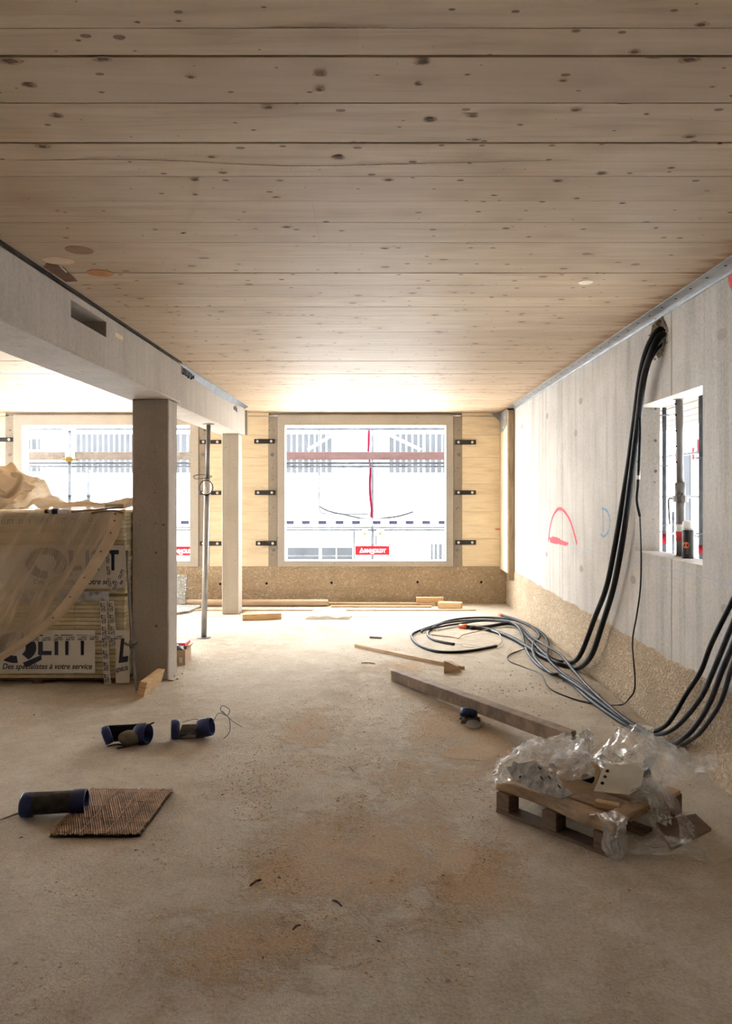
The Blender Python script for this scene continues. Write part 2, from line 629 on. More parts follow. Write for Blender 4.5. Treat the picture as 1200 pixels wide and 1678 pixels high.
m_block = wood('fresh_pine_block', (.66, .455, .25), (.47, .29, .14), (4, 4, 26), .6, grain=.2)
m_pallet = wood('pallet_timber', (.43, .285, .165), (.22, .135, .07), (6, 6, 26), .75, dirt=.35, grain=.5)
m_pallet_dark = wood('dark_pallet_timber', (.17, .11, .07), (.07, .045, .03), (6, 6, 26), .8, grain=.4)
m_card = plain('brown_card', (.42, .30, .20), .8, 0, .1, 6, .05)
m_foam = plain('insulation_foam', (.72, .62, .38), .8, 0, .1, 15, .1)
m_foam_edge = plain('insulation_facing', (.56, .47, .29), .8, 0, .12, 15, .1)
m_label = plain('white_printed_film', (.66, .63, .58), .45, 0, .06, 9, .15)
m_ink = plain('navy_ink', (.022, .027, .06), .5, 0, .2, 9, 0)
m_film = film('clear_film')
m_film_thin = film('pack_film', (.8, .76, .68), .16, .15)
m_net = netting('debris_net_cloth', (.70, .60, .48), .22, .66, .011, .42)
m_net_band = plain('net_hem', (.62, .50, .37), .75, 0, .1, 10, .2)
m_net_heap = netting('bunched_net_cloth', (.74, .60, .42), .85, 1.0)
m_red = plain('red_paint', (.62, .045, .05), .5, 0, .15)
m_redspray = plain('red_spray_paint', (.60, .06, .085), .8, 0, .3, 40, 0)
m_bluespray = plain('blue_crayon', (.20, .32, .45), .8, 0, .3, 40, 0)
m_chalk = plain('blue_chalk', (.40, .41, .50), .9, 0, .2, 60, 0)
m_white = plain('white_plastic', (.78, .77, .74), .4, 0, .05, 9, 0)
m_rust = plain('rusty_wire', (.33, .20, .115), .7, .1, .5, 18, .2)
m_rust_dark = plain('rusty_plate', (.045, .026, .016), .85, .1, .5, 12, .2)
m_plate = plain('zinc_plate', (.56, .55, .50), .45, .45, .15, 7, .05)
m_plate_dirty = plain('dirty_zinc_plate', (.19, .165, .135), .8, .0, .6, 26, .3)
m_knot = plain('pine_knot', (.12, .062, .033), .7, 0, .6, 60, 0)
m_knot_halo = plain('pine_knot_ring', (.37, .25, .155), .7, 0, .4, 60, 0)
m_sawdust = plain('sawdust', (.68, .46, .26), .95, 0, .35, 90, 0, .1)
m_chip = plain('dark_chips', (.13, .09, .06), .9, 0, .6, 60, 0, .1)
m_paper = netting('scrap_paper', (.86, .85, .82), 1.0, 1.0)
m_speck = aggregate('mortar_speckle', (.10, .10, .10), (.24, .23, .21), (.75, .72, .66))
m_mortar = plain('black_mastic', (.025, .023, .021), .75, 0, .5, 30, .3)

# ================================================================== the room
BACK, RW, CEIL = 10.525, 1.851, 2.745
floor = struct(obj('floor', MB().box((-9, -5, -.2), (RW + .02, 10.72, 0)), m_floor))
ceiling = struct(obj('ceiling', MB().box((-9, -5, CEIL + .022), (2.03, 10.72, 3.0)), m_pine))
ys = [1.848, 1.967, 2.203, 2.452, 2.71, 2.94, 3.17, 3.42, 3.66, 3.895]
y = 1.848
while y > -4.7:
    y -= .235
    ys.insert(0, y)
ys[0] = -5.0
while ys[-1] < 6.2:
    ys.append(ys[-1] + .234)
ys[-1] = 6.47
while ys[-1] < 10.2:
    ys.append(ys[-1] + .225)
ys[-1] = 10.70
JOINT = (1.967, 2.452, 3.895, 6.47)
for a, b_ in zip(ys, ys[1:]):
    g0 = .006 if any(abs(a - j) < .01 for j in JOINT) else .0008
    g1 = .006 if any(abs(b_ - j) < .01 for j in JOINT) else .0008
    dz = R.uniform(0, .0025)
    bx = MB().bbox((-9, a + g0, CEIL + dz), (RW + .1 if b_ < 9.9 else RW, b_ - g1, CEIL + .022), .0008)
    obj('plank', bx, m_pine, ceiling)

kn, kh = MB(), MB()
for x, y, s in [(93, 190, 1.5), (313, 126, 1.1), (525, 122, 1.4), (523, 147, 1.2), (686, 138, .9), (692, 102, 1.5), (775, 190, 1.3), (706, 197, 1.5), (779, 229, 1.3), (440, 176, 1.5),
                (416, 213, .6), (347, 257, 1.2), (555, 258, 1.7), (319, 295, 1.1), (320, 319, .9), (265, 317, .8), (452, 323, 1.2), (636, 295, 1.4), (770, 267, .8), (923, 132, 1.0),
                (944, 180, 1.3), (1130, 224, 1.6), (1130, 98, 1.8), (1060, 187, .6), (1007, 214, .5), (914, 296, 1.6), (945, 325, 1.1), (1020, 333, 1.1), (470, 372, 1.8), (560, 378, 1.0),
                (630, 407, 1.6), (766, 398, .8), (830, 374, 1.5), (1075, 374, .8), (867, 388, 1.0), (1115, 390, 1.2), (668, 432, 1.1), (700, 420, .9), (213, 265, .6), (107, 348, .6), (400, 347, .8),
                (255, 376, 1.0), (300, 382, .9), (17, 100, 2.2), (168, 97, 1.7), (655, 208, .5), (1168, 142, .6), (70, 240, 1.8), (48, 140, 1.4), (365, 283, 1.3), (985, 285, 1.3),
                (810, 320, 1.0), (1100, 275, 1.1), (128, 66, .6), (225, 36, .6), (293, 34, .6), (1040, 85, 1.2), (1150, 40, 1.2), (945, 50, 1.0), (618, 123, .5), (766, 122, .7)]:
    c = C(x, y, CEIL - .0006)
    for mb_, k, dz in ((kh, 1.0, .0), (kn, .55, -.0006)):
        n = 9
        ph = R.uniform(0, 6)
        ring = [c + Vector((math.cos(2 * PI * i / n) * .013 * s * k * R.uniform(1.0, 1.5), math.sin(2 * PI * i / n) * .009 * s * k * R.uniform(.8, 1.2), dz)) for i in range(n)]
        mb_.add(ring, [tuple(range(n))])
o = obj('knot_ring', kh, m_knot_halo, ceiling)
o['kind'] = 'stuff'
o = obj('knot', kn, m_knot, ceiling)
o['kind'] = 'stuff'
# drying cracks and short saw marks of the boards
cr = MB()
for pts in ([(512, 331), (515, 350), (519, 372), (525, 399)], [(0, 263), (240, 262), (470, 272), (700, 268), (950, 262)], [(420, 45), (560, 46), (650, 46)], [(1055, 95), (1085, 96)], [(1010, 170), (1035, 170)]):
    p = [C(x, y, CEIL - .0004) for x, y in pts]
    cr.tube(p, lambda t: .0009 * min(1, 8 * t, 8 * (1 - t)) + .0001, 4, 3)
o = obj('crack', cr, m_knot_halo, ceiling)
o['kind'] = 'stuff'


def disc(c, rx, ry, n=24, dz=-.0007, h=.003):
    mb_ = MB()
    mb_.prism([c + Vector((math.cos(2 * PI * i / n) * rx, math.sin(2 * PI * i / n) * ry, dz)) for i in range(n)], (0, 0, h))
    return mb_


m_plug_d = wood('dark_wood_plug', (.34, .21, .12), (.20, .12, .07), (2, 18, 18))
m_plug_l = wood('pale_wood_plug', (.74, .56, .40), (.62, .44, .28), (2, 18, 18), grain=.1)
m_plug_o = plain('orange_drill_hole', (.50, .23, .09), .8, 0, .2, 20, .1)
m_plug_daylight = plain('painted_daylight_hole', (.90, .84, .70), .8, 0, .1, 20, .1)  # pale colour stands in for daylight showing through the hole
obj('wood_plug', disc(C(130, 410), .066, .06), m_plug_d, ceiling)
obj('wood_plug', disc(C(96, 427), .078, .06), m_plug_l, ceiling)
obj('drill_hole', disc(C(164.5, 448), .067, .06), m_plug_o, ceiling)
obj('drill_hole', disc(C(960, 463), .04, .042), m_plug_daylight, ceiling)
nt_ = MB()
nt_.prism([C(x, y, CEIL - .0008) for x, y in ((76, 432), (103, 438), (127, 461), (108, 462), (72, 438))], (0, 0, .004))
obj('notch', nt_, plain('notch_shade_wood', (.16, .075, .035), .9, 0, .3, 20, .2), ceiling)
nt_ = MB()
nt_.prism([C(x, y, CEIL - .002) for x, y in ((96, 435), (98.5, 435), (110, 446), (108, 447))], (0, 0, .003))
obj('metal_strip', nt_, m_bolt, ceiling)

# ---- right wall with its square opening
OY0, OY1, OZ0, OZ1 = 4.175, 5.276, 1.163, 2.193
wr = obj('wall_right', MB().box((RW, -5, -.2), (RW + .18, 10.72, CEIL + .02)), m_wall)
struct(wr)
cut(wr, MB().box((RW - .1, OY0, OZ0), (RW + .3, OY1, OZ1)))
hc = W(1079, 553)
lump = bmesh.new()
bmesh.ops.create_icosphere(lump, subdivisions=3, radius=1)
for v in lump.verts:
    n_ = 1 + .28 * noise.noise(v.co * 2.1 + Vector((4, 2, 1)))
    v.co = Vector((v.co.x * .13 * n_, v.co.y * .15 * n_, v.co.z * .135 * n_)) + hc
mbl = MB()
mbl.from_bm(lump)
cut(wr, mbl)


def on_wall(mb_, pts, w, X=RW - .0012, th=.001):
    """a painted stroke along pixels on the right wall"""
    p = [W(x, y, RW) for x, y in pts]
    p = spline([Vector((0, q.y, q.z)) for q in p], 5)
    L, Rr = [], []
    for i, q in enumerate(p):
        d = p[min(i + 1, len(p) - 1)] - p[max(i - 1, 0)]
        nrm = Vector((0, -d.z, d.y)).normalized()
        ww = w * (1 + .35 * noise.noise(q * 9))
        L.append(Vector((X, q.y, q.z)) + nrm * ww / 2)
        Rr.append(Vector((X, q.y, q.z)) - nrm * ww / 2)
    n = len(p)
    mb_.add(L + Rr, [(i, i + 1, n + i + 1, n + i) for i in range(n - 1)])
    return mb_


obj('paint_mark', on_wall(MB(), [(899, 888), (901, 870), (906, 848), (914, 835), (922, 835), (931, 846), (938, 862), (943, 880), (946, 892)], .035), m_redspray, wr)
smear = MB()
for k in range(9):
    y0 = 884 + R.uniform(-3, 4)
    x0 = 899 + R.uniform(-1, 12)
    x1 = min(932, x0 + R.uniform(8, 26))
    on_wall(smear, [(x0, y0), ((x0 + x1) / 2, y0 + .25 * (x1 - x0) / 2), (x1, y0 + .25 * (x1 - x0))], R.uniform(.012, .03), RW - .0014 - k * .00003)
o = obj('paint_smear', smear, m_redspray, wr)
o['kind'] = 'stuff'
obj('paint_mark', on_wall(MB(), [(987, 832), (989, 845), (989, 860), (988, 872)], .02), m_bluespray, wr)
obj('paint_mark', on_wall(MB(), [(987, 833), (994, 836), (999, 846), (1000, 860), (997, 872), (990, 879), (985, 875)], .022), m_bluespray, wr)
obj('paint_mark', on_wall(MB(), [(1197, 448), (1199, 460), (1205, 476)], .05), m_red, wr)
obj('chalk_line', on_wall(MB(), [(842, 872), (930, 893), (1010, 912), (1100, 933), (1200, 957)], .006), m_chalk, wr)
for x in (922, 1101):
    yy = FPX * RW / (x - CX)
    zz = [(.52, CEIL)] if x == 922 else [(.52, OZ0), (OZ1, CEIL)]
    for z0, z1 in zz:
        obj('formwork_joint', MB().box((RW - .0015, yy - .004, z0), (RW, yy + .004, z1)), m_strip, wr)
m_tie = concrete('tie_plug', (.30, .27, .235), (.40, .365, .32), .3, .4, .1)
for x, y in ((952, 657), (897, 682), (856, 699), (953, 932), (896, 908), (1183, 548), (944, 710), (1038, 950), (1190, 1000)):
    c = W(x, y, RW)
    n = 14
    obj('tie_plug', MB().prism([Vector((RW - .0012, c.y + math.cos(2 * PI * i / n) * .055, c.z + math.sin(2 * PI * i / n) * .032)) for i in range(n)], (.002, 0, 0)), m_tie, wr)
# broken edge of the cable hole
st = MB()
for k in range(95):
    a = R.uniform(0, 2 * PI)
    q = R.uniform(.72, 1.12)
    c = hc + Vector((R.uniform(-.004, .03), math.cos(a) * .15 * q, math.sin(a) * .135 * q))
    b2 = bmesh.new()
    bmesh.ops.create_icosphere(b2, subdivisions=1, radius=R.uniform(.008, .02))
    for v in b2.verts:
        v.co = v.co * R.uniform(.7, 1.2) + c
    st.from_bm(b2)
o = obj('broken_concrete', st, m_agg, wr)
o['kind'] = 'stuff'

# ---- washed foot of the right wall, ragged at its top
bb = MB()
poly = []
n = 150
for i in range(n + 1):
    yy = -5 + (10.52 + 5) * i / n
    poly.append(Vector((RW - .010, yy, .515 + .022 * noise.noise(Vector((yy * 5, 0, 0))) + .014 * noise.noise(Vector((yy * 17, 3, 0))))))
lowv = [Vector((p.x, p.y, 0)) for p in poly]
bb.add(poly + lowv + [p + Vector((.010, 0, .012)) for p in poly], [(i, n + 1 + i, n + 2 + i, i + 1) for i in range(n)] + [(2 * n + 2 + i, i, i + 1, 2 * n + 3 + i) for i in range(n)])
struct(obj('baseboard_right', bb, m_agg))
# ---- steel angle along the ceiling's edge
tr = struct(obj('trim_1', MB().box((1.736, -1, CEIL - .007), (RW - .001, 9.92, CEIL - .0005)).box((RW - .008, -1, CEIL - .022), (RW - .001, 9.92, CEIL - .007)), m_steel))
yy = 2.9
while yy < 9.8:
    obj('screw_hole', disc(Vector((1.775, yy, CEIL - .0075)), .008, .010, 8, -.0006, .0006), m_hole, tr)
    yy += .21
# ---- panel return in the corner
t2 = struct(obj('trim_2', MB().box((1.754, 9.945, .50), (RW - .004, BACK - .003, 2.715)), m_clt))
obj('end_grain_strip', MB().box((1.772, 9.93, .40), (RW - .006, 9.945, 2.712)), m_cltend, t2)
br = thing('steel_bracket', 'grey galvanised steel corner bracket under the ceiling at the back right corner', 'bracket', (1.72, 10.2, 2.6))
bp = MB()
bp.prism([Vector((1.745, yq, zq)) for yq, zq in ((9.96, 2.735), (10.50, 2.735), (10.50, 2.47), (10.30, 2.45), (9.96, 2.52))], (.008, 0, 0))
obj('side_plate', bp, m_steel, br)
obj('face_plate', MB().prism([Vector((xq, 10.512, zq)) for xq, zq in ((1.744, 2.735), (1.62, 2.735), (1.70, 2.66), (1.744, 2.62))], (0, .008, 0)), m_steel, br)
for yq, zq in ((10.05, 2.62), (10.2, 2.5), (10.35, 2.62)):
    obj('screw', MB().cyl((1.738, yq, zq), (1.746, yq, zq), .018, n=10), m_bolt, br)

# ---- back wall: piers of cream boards, washed concrete foot, windows
WZ0, WZ1 = .614, 2.561
FR = ((-5.24, -2.583, -5.115, -2.704, -5.36, -2.43), (-1.447, 1.079, -1.342, .974, -1.579, 1.205), (-8.72, -6.08, -8.6, -6.2, -8.84, -5.95))
wb = MB()
xs = [-9, -8.84, -5.95, -5.36, -2.43, -1.579, 1.205, 2.03]
for x0, x1 in ((-9, -8.84), (-5.95, -5.36), (-2.43, -1.579), (1.205, 2.03)):
    wb.box((x0, BACK + .02, 0), (x1, 10.72, CEIL))
for f in FR:
    wb.box((f[4], BACK + .02, 0), (f[5], 10.72, .535)).box((f[4], BACK + .02, 2.71), (f[5], 10.72, CEIL))
wbk = struct(obj('wall_back', wb, m_strip))
for x0, x1 in ((-9, -8.84), (-5.95, -5.36), (-2.43, -1.579), (1.205, 1.754)):
    zc = .535
    for z1 in (.93, 1.32, 1.72, 2.10, 2.42, 2.69):
        obj('panel', MB().bbox((x0 + .001, BACK, zc + .0012), (x1 - .001, BACK + .02, z1 - .0012), .001), m_clt, wbk)
        zc = z1
    obj('top_batten', MB().box((x0, BACK + .006, 2.697), (x1, BACK + .02, CEIL - .003)), m_clt, wbk)
sb = struct(obj('baseboard_back', MB().box((-9, BACK - .004, .0), (1.84, BACK + .02, .185)).box((-9, BACK - .002, .188), (1.84, BACK + .02, .537)), m_agg))
for x, y in ((361, 957), (437, 956), (543.5, 955), (684.5, 954), (789, 954)):
    c = P(x, y, BACK - .003)
    obj('anchor_hole', MB().cyl((c.x, c.y - .0015, c.z), (c.x, c.y + .002, c.z), .018, n=12), m_hole, sb)
obj('paint_mark', MB().box((1.762, BACK - .001, 1.075), (1.753, BACK, 1.09)).box((1.68, BACK - .001, 1.06), (1.753, BACK, 1.075)), m_redspray, wbk)
for k, f in enumerate(FR):
    w_ = MB()
    y0, y1 = BACK - .018, 10.72
    w_.box((f[0], y0, WZ1), (f[1], y1, 2.71)).box((f[0], y0, .535), (f[1], y1, WZ0))
    w_.box((f[0], y0, WZ0), (f[2], y1, WZ1)).box((f[3], y0, WZ0), (f[1], y1, WZ1))
    wn = struct(obj('window_%d' % (k + 1), w_, m_frame))
    for a, b_ in ((f[4], f[0]), (f[1], f[5])):
        js = obj('jamb_strip', MB().bbox((a + .001, BACK - .006, .535), (b_ - .001, BACK + .1, 2.695), .004), m_strip, wn)
        if k < 2:
            xm = (a + b_) / 2
            for z, r_ in ((2.49, .014), (2.14, .028), (1.95, .013), (1.78, .013), (1.38, .013), (.77, .026), (.70, .013)):
                xo = xm + R.uniform(-.02, .02)
                obj('bolt', MB().cyl((xo, BACK - .010, z), (xo, BACK - .005, z), r_, n=10).cyl((xo, BACK - .016, z), (xo, BACK - .010, z), r_ * .55, n=6), m_steel_dark, js)


# black steel straps across the frame joints
def strap(x0, x1, y0, y1, lab):
    a, b_ = P(x0, y1, BACK - .008), P(x1, y0, BACK - .008)
    t = thing('metal_strap', lab, 'strap', ((a.x + b_.x) / 2, BACK - .010, (a.z + b_.z) / 2), 'straps beside the windows')
    obj('plate', MB().bbox((a.x, BACK - .026, a.z), (b_.x, BACK - .0185, b_.z), .002), m_black, t)
    for q in (.16, .82):
        x = a.x + (b_.x - a.x) * q
        z = (a.z + b_.z) / 2
        obj('bolt', MB().cyl((x, BACK - .034, z), (x, BACK - .026, z), .019, n=10), m_bolt, t)
    return t


for i, (x0, x1, y0, y1) in enumerate(((417, 451, 719.5, 727), (418, 452, 803.5, 811), (419.5, 453.5, 886.5, 894))):
    strap(x0, x1, y0, y1, 'black steel strap on the left edge of the middle window, ' + ('topmost', 'second down', 'lowest')[i])
for i, (x0, x1, y0, y1) in enumerate(((746, 780, 721, 728.5), (746, 780, 803.5, 810.5), (746, 780, 885, 892.5))):
    strap(x0, x1, y0, y1, 'black steel strap on the right edge of the middle window, ' + ('topmost', 'second down', 'lowest')[i])
for i, (x0, x1, y0, y1) in enumerate(((328, 363, 721, 727.5), (328, 363, 804.5, 811), (328, 363, 887, 894))):
    strap(x0, x1, y0, y1, 'black steel strap behind the steel prop, ' + ('topmost of three', 'middle of three', 'lowest of three')[i])
strap(-12, 22, 717, 724, 'black steel strap at the far left window edge above the heaped netting')

# dusty step along the foot of the back wall
tr3 = struct(obj('trim_3', MB().bbox((-3.1, 9.86, 0), (1.32, 9.93, .016), .004), m_lath))

# hidden sides of the hall, with openings that give the daylight of the foreground
def wall_open(name, x0, x1, y0, y1, holes, axis):
    mb_ = MB()
    prev = (x0 if axis == 0 else y0)
    end = (x1 if axis == 0 else y1)
    for h0, h1 in holes + [(end, end)]:
        if axis == 0:
            mb_.box((prev, y0, 0), (h0, y1, CEIL))
            if h1 > h0:
                mb_.box((h0, y0, 0), (h1, y1, WZ0)).box((h0, y0, WZ1), (h1, y1, CEIL))
        else:
            mb_.box((x0, prev, 0), (x1, h0, CEIL))
            if h1 > h0:
                mb_.box((x0, h0, 0), (x1, h1, WZ0)).box((x0, h0, WZ1), (x1, h1, CEIL))
        prev = h1
    return struct(obj(name, mb_, m_wall))


wall_open('wall_front', -9, RW, -5.2, -5, [], 0)
wall_open('wall_left', -9.2, -9, -5.2, 10.72, [(6.8, 9.2)], 1)

# ================================================================== beam and columns
bm_ = thing('concrete_beam', 'long grey concrete beam under the timber ceiling, carried by two columns', 'beam', (-1.94, 4, 2.365))
bms = obj('main_span', MB().bbox((-2.135, -5, 2.375), (-1.738, 6.477, 2.722), .012), m_beam)
cut(bms, MB().box((-2.11, 4.14, 2.572), (-1.6, 4.68, 2.672)))
bms.data.transform(Matrix.Translation(-bm_.location))
bms.parent = bm_
obj('far_span', MB().bbox((-2.12, 6.477, 2.365), (-1.79, 9.85, 2.722), .01), m_beam, bm_)
obj('end_plate', MB().bbox((-2.12, 9.85, 2.365), (-1.757, 9.875, 2.70), .006), m_frame, bm_)
ms = MB()
n = 120
top, bot = [], []
for i in range(n + 1):
    yy = 0 + 6.477 * i / n
    top.append(Vector((-1.742, yy, CEIL - .001)))
    bot.append(Vector((-1.733, yy, 2.722 - .012 * abs(noise.noise(Vector((yy * 6, 1, 0)))) - .006 * noise.noise(Vector((yy * 21, 5, 0))))))
ms.add(top + bot, [(i, n + 1 + i, n + 2 + i, i + 1) for i in range(n)])
obj('mastic_joint', ms, m_mortar, bm_)
ms = MB()
n = 40
top, bot = [], []
for i in range(n + 1):
    t = i / n
    yy = 6.5 + 3.3 * t
    top.append(Vector((-1.765 + .03 * t, yy, CEIL - .004)))
    bot.append(Vector((-1.785, yy, 2.715 - .05 * math.sin(PI * min(1, t * 1.05)) + .008 * noise.noise(Vector((yy * 7, 1, 0))))))
ms.add(top + bot, [(i, n + 1 + i, n + 2 + i, i + 1) for i in range(n)])
obj('sealing_membrane', ms, plain('grey_membrane', (.075, .08, .09), .6, 0, .25, 9, .1), bm_)
ms = MB()
for k in range(9):
    yy = 6.62 + .05 * k + R.uniform(-.02, .02)
    ms.box((-1.79, yy, 2.69 - R.uniform(0, .03)), (-1.772, yy + R.uniform(.02, .06), CEIL - .004))
for k in range(5):
    yy = 9.05 + .05 * k
    ms.box((-1.795, yy, 2.60 + .02 * R.random()), (-1.788, yy + .035, 2.66 + .03 * R.random()))
o = obj('mastic_crumb', ms, m_mortar, bm_)
o['kind'] = 'stuff'
obj('tape_scrap', MB().prism([Vector((-1.7372, FPX * 1.738 / (CX - x), EYE - (y - CY) * 1.738 / (CX - x))) for x, y in ((188, 545), (194, 547), (201, 552), (201, 558), (194, 555), (189, 551))], (.001, 0, 0)), plain('masking_tape', (.66, .55, .36), .7), bm_)


def column(x0, x1, y0, y1, z1, lab, m):
    t = thing('concrete_column', lab, 'column', ((x0 + x1) / 2, (y0 + y1) / 2, 0))
    obj('shaft', MB().bbox((x0, y0, 0), (x1, y1, z1), .008), m, t)
    d = MB()
    for k in range(26):
        s = R.uniform(.008, .02)
        side = R.random()
        px = R.uniform(x0 - .02, x1 + .05)
        py = y0 - R.uniform(.0, .05) if side < .6 else R.uniform(y0, y1)
        if side >= .6:
            px = x1 + R.uniform(.0, .06)
        d.box((px, py, 0), (px + s, py + s * .8, s * .5))
    o = obj('mortar_crumbs', d, m_agg, t)
    o['kind'] = 'stuff'
    return t


c1 = column(-2.08, -1.773, 6.185, 6.453, 2.376, 'square grey concrete column beside the wrapped insulation packs', m_col)
c2 = column(-2.05, -1.832, 9.60, 9.855, 2.366, 'slim pale concrete column near the back wall, under the beam end', m_beam)

# ================================================================== steel prop under the beam
pb, pt = Vector((-1.911, 8.02, 0)), Vector((-1.916, 8.27, 2.365))
pr = thing('steel_prop', 'adjustable galvanised steel prop standing between the two columns', 'prop', pb)
ax = (pt - pb)
at_ = lambda t: pb + ax * t
obj('base_plate', MB().cyl(pb, pb + Vector((0, 0, .008)), .075, n=20), m_steel_dark, pr)
obj('outer_tube', MB().cyl(at_(.004), at_(.69), .031, n=18), m_steel, pr, True)
obj('collar', MB().cyl(at_(.66), at_(.735), .042, n=18), m_bolt, pr, True)
obj('inner_tube', MB().cyl(at_(.73), at_(.994), .025, n=16), m_steel_dark, pr, True)
obj('head_plate', MB().cyl(pt - Vector((0, 0, .008)), pt, .065, n=20), m_steel_dark, pr)
hd = MB()
cc = at_(.695)
hd.tube([cc + Vector((math.sin(a) * .075, -.05, math.cos(a) * .082)) for a in [i * 2 * PI / 20 for i in range(21)]], .006, 6, 2)
obj('handle', hd, m_black, pr, True)
cc = at_(.745)
obj('locking_pin', MB().tube([cc + Vector((-.15, -.03, .01)), cc + Vector((-.12, -.045, -.02)), cc + Vector((0, -.045, -.012)), cc + Vector((.05, -.03, 0)), cc + Vector((.03, .03, .015)), cc + Vector((-.08, -.02, .03)), cc + Vector((-.15, -.03, .01))], .006, 6, 5), m_steel_dark, pr, True)

# ================================================================== wrapped insulation packs under netting
PF = 6.05                                            # front plane of the packs
PX0, PX1 = -3.55, -2.095


def pxm(px):
    return (px - CX) * PF / FPX


def pzm(py):
    return EYE - (py - CY) * PF / FPX


pal = thing('low_pallet', 'dark low timber pallet under the wrapped insulation packs', 'pallet', ((PX0 + PX1) / 2, 6.6, 0))
for k in range(5):
    yk = PF + .03 + k * .26
    obj('board', MB().bbox((PX0, yk, .028), (PX1 - .01, yk + .12, .046), .003), m_pallet_dark, pal)
for k in range(3):
    xk = PX0 + .02 + k * (PX1 - PX0 - .14) / 2
    obj('bearer', MB().bbox((xk, PF + .03, 0), (xk + .09, 7.2, .027), .003), m_pallet_dark, pal)


def pack(z0, z1, lab, dx, nb):
    t = thing('insulation_pack', lab, 'pack', ((PX0 + PX1) / 2, 6.6, z0), 'wrapped packs of insulation boards')
    h = (z1 - z0) / nb
    for i in range(nb):
        j = R.uniform(-.004, .004)
        k = R.uniform(-.003, .003)
        obj('board', MB().bbox((PX0, PF + .012 + j, z0 + i * h + .0018), (PX1 + k, 7.2, z0 + (i + 1) * h - .0018), .004), m_foam if i % 3 else m_foam_edge, t)
    wrp = MB()

    def fold(u, v):
        x = PX1 - .42 + .44 * u
        zz = z0 + .01 + (z1 - z0 - .01) * v
        yy = PF - .004 + .011 * noise.noise(Vector((u * 5, v * 4, z0))) + .007 * noise.noise(Vector((u * 17, v * 13, z0)))
        if u > .93:
            yy += (u - .93) * 1.4
        return Vector((x, min(yy, PF + .11), zz))
    wrp.grid(fold, 30, 40)
    obj('wrapping_film', wrp, m_film_thin, t, True)
    # printed label across the front
    lx0, lx1 = pxm(-70 + dx), pxm(157 + dx)
    lz0, lz1 = z0 + .052, z0 + .405
    yl = PF - .016
    lb = MB().box((lx0, yl, lz0), (lx1, yl + .002, lz1))
    lo = obj('printed_label', lb, m_label, t)
    zb = z0 + .198
    for ch, a, b in (('L', 64, 86), ('I', 91, 97), ('T', 101, 121), ('T', 126.5, 146)):
        lettering('letter', ch, (pxm(a + dx), yl - .001, zb), (pxm(b) - pxm(a), 0, 0), (0, 0, .168), m_ink, lo, bold=.035)
    # round emblem with an open tail
    em = MB()
    ri, ro = .085, .15
    cx_, cz_ = pxm(27 + dx), zb + .062
    n = 26
    a0 = -.9
    vs, fs = [], []
    for i in range(n + 1):
        a = a0 + i * (2 * PI - .55) / n
        vs += [Vector((cx_ + math.cos(a) * ri, yl - .001, cz_ + math.sin(a) * ri * .8)), Vector((cx_ + math.cos(a) * ro * 1.15, yl - .001, cz_ + math.sin(a) * ro * .85))]
    fs = [(2 * i, 2 * i + 1, 2 * i + 3, 2 * i + 2) for i in range(n)]
    em.add(vs, fs)
    em.add([Vector((cx_ + .06, yl - .001, cz_ - .125)), Vector((cx_ + .215, yl - .001, cz_ - .06)), Vector((cx_ + .215, yl - .001, cz_ - .10)), Vector((cx_ + .09, yl - .001, cz_ - .165))], [(0, 1, 2, 3)])
    obj('emblem', em, m_ink, lo)
    lettering('slogan', 'Des spécialistes à votre service', (pxm(5.5 + dx), yl - .001, z0 + .068), (pxm(152.5) - pxm(5.5), 0, 0), (0, 0, .062), m_ink, lo, bold=.02, shear=.28)['kind'] = 'stuff'
    return t


def tape(t, x0, z0, x1, z1, w, n, ang=0, rows=1, flip=False):
    """a strip of printed tape from x0,z0 to x1,z1 on the front of a pack"""
    a, b = Vector((x0, PF - .028, z0)), Vector((x1, PF - .028, z1))
    d = (b - a).normalized()
    s = Vector((-d.z, 0, d.x)) * w
    L = (b - a).length
    mb_ = MB()
    mb_.grid(lambda u, v: a + (b - a) * v + s * (u - .5) + Vector((0, .006 * noise.noise(Vector((v * 7, u * 2, x0 * 5))), 0)), 4, 16)
    o = obj('printed_tape', mb_, m_label, t, True)
    for i in range(n):
        p = a + d * L * (i + .12) / n - s * .34 + Vector((0, -.008, 0))
        q = d * L / n * .74
        if flip:
            lettering('tape_print', 'OLITT', p + q + s * .68, -q, -s * .68, m_ink, o, bold=.03)
        else:
            lettering('tape_print', 'OLITT', p, q, s * .68, m_ink, o, bold=.03)
    return o


pk1 = pack(.047, .722, 'lower wrapped pack of yellowish insulation boards with a printed label', 0, 20)
pk2 = pack(.745, 1.422, 'upper wrapped pack of insulation boards, mostly hidden by the beige netting', 50, 20)
tape(pk1, pxm(178), pzm(1119), pxm(171), pzm(984), .055, 7)
tape(pk1, pxm(189), pzm(1060), pxm(184), pzm(984), .048, 4)
tape(pk1, pxm(50), pzm(1046), pxm(206), pzm(1043), .045, 8, flip=True)
o_ = tape(pk1, pxm(203), pzm(1118), pxm(203), pzm(1032), .115, 1)
bpy.data.objects.remove(o_.children[0])
lettering('letter', 'L', (pxm(197), PF - .038, pzm(1085)), (.075, 0, .012), (.02, 0, .20), m_ink, o_, bold=.05)
lettering('slogan', 'spécia', (pxm(192.5), PF - .038, pzm(1103)), (.1, 0, .02), (0, 0, .06), m_ink, o_, bold=.02, shear=.25)['kind'] = 'stuff'
tape(pk2, pxm(183), pzm(963), pxm(178), pzm(905), .042, 3)
tape(pk2, pxm(187), pzm(969), pxm(206), pzm(930), .04, 2)
tape(pk2, pxm(2), pzm(855), pxm(172), pzm(851), .055, 6)
sh = MB()
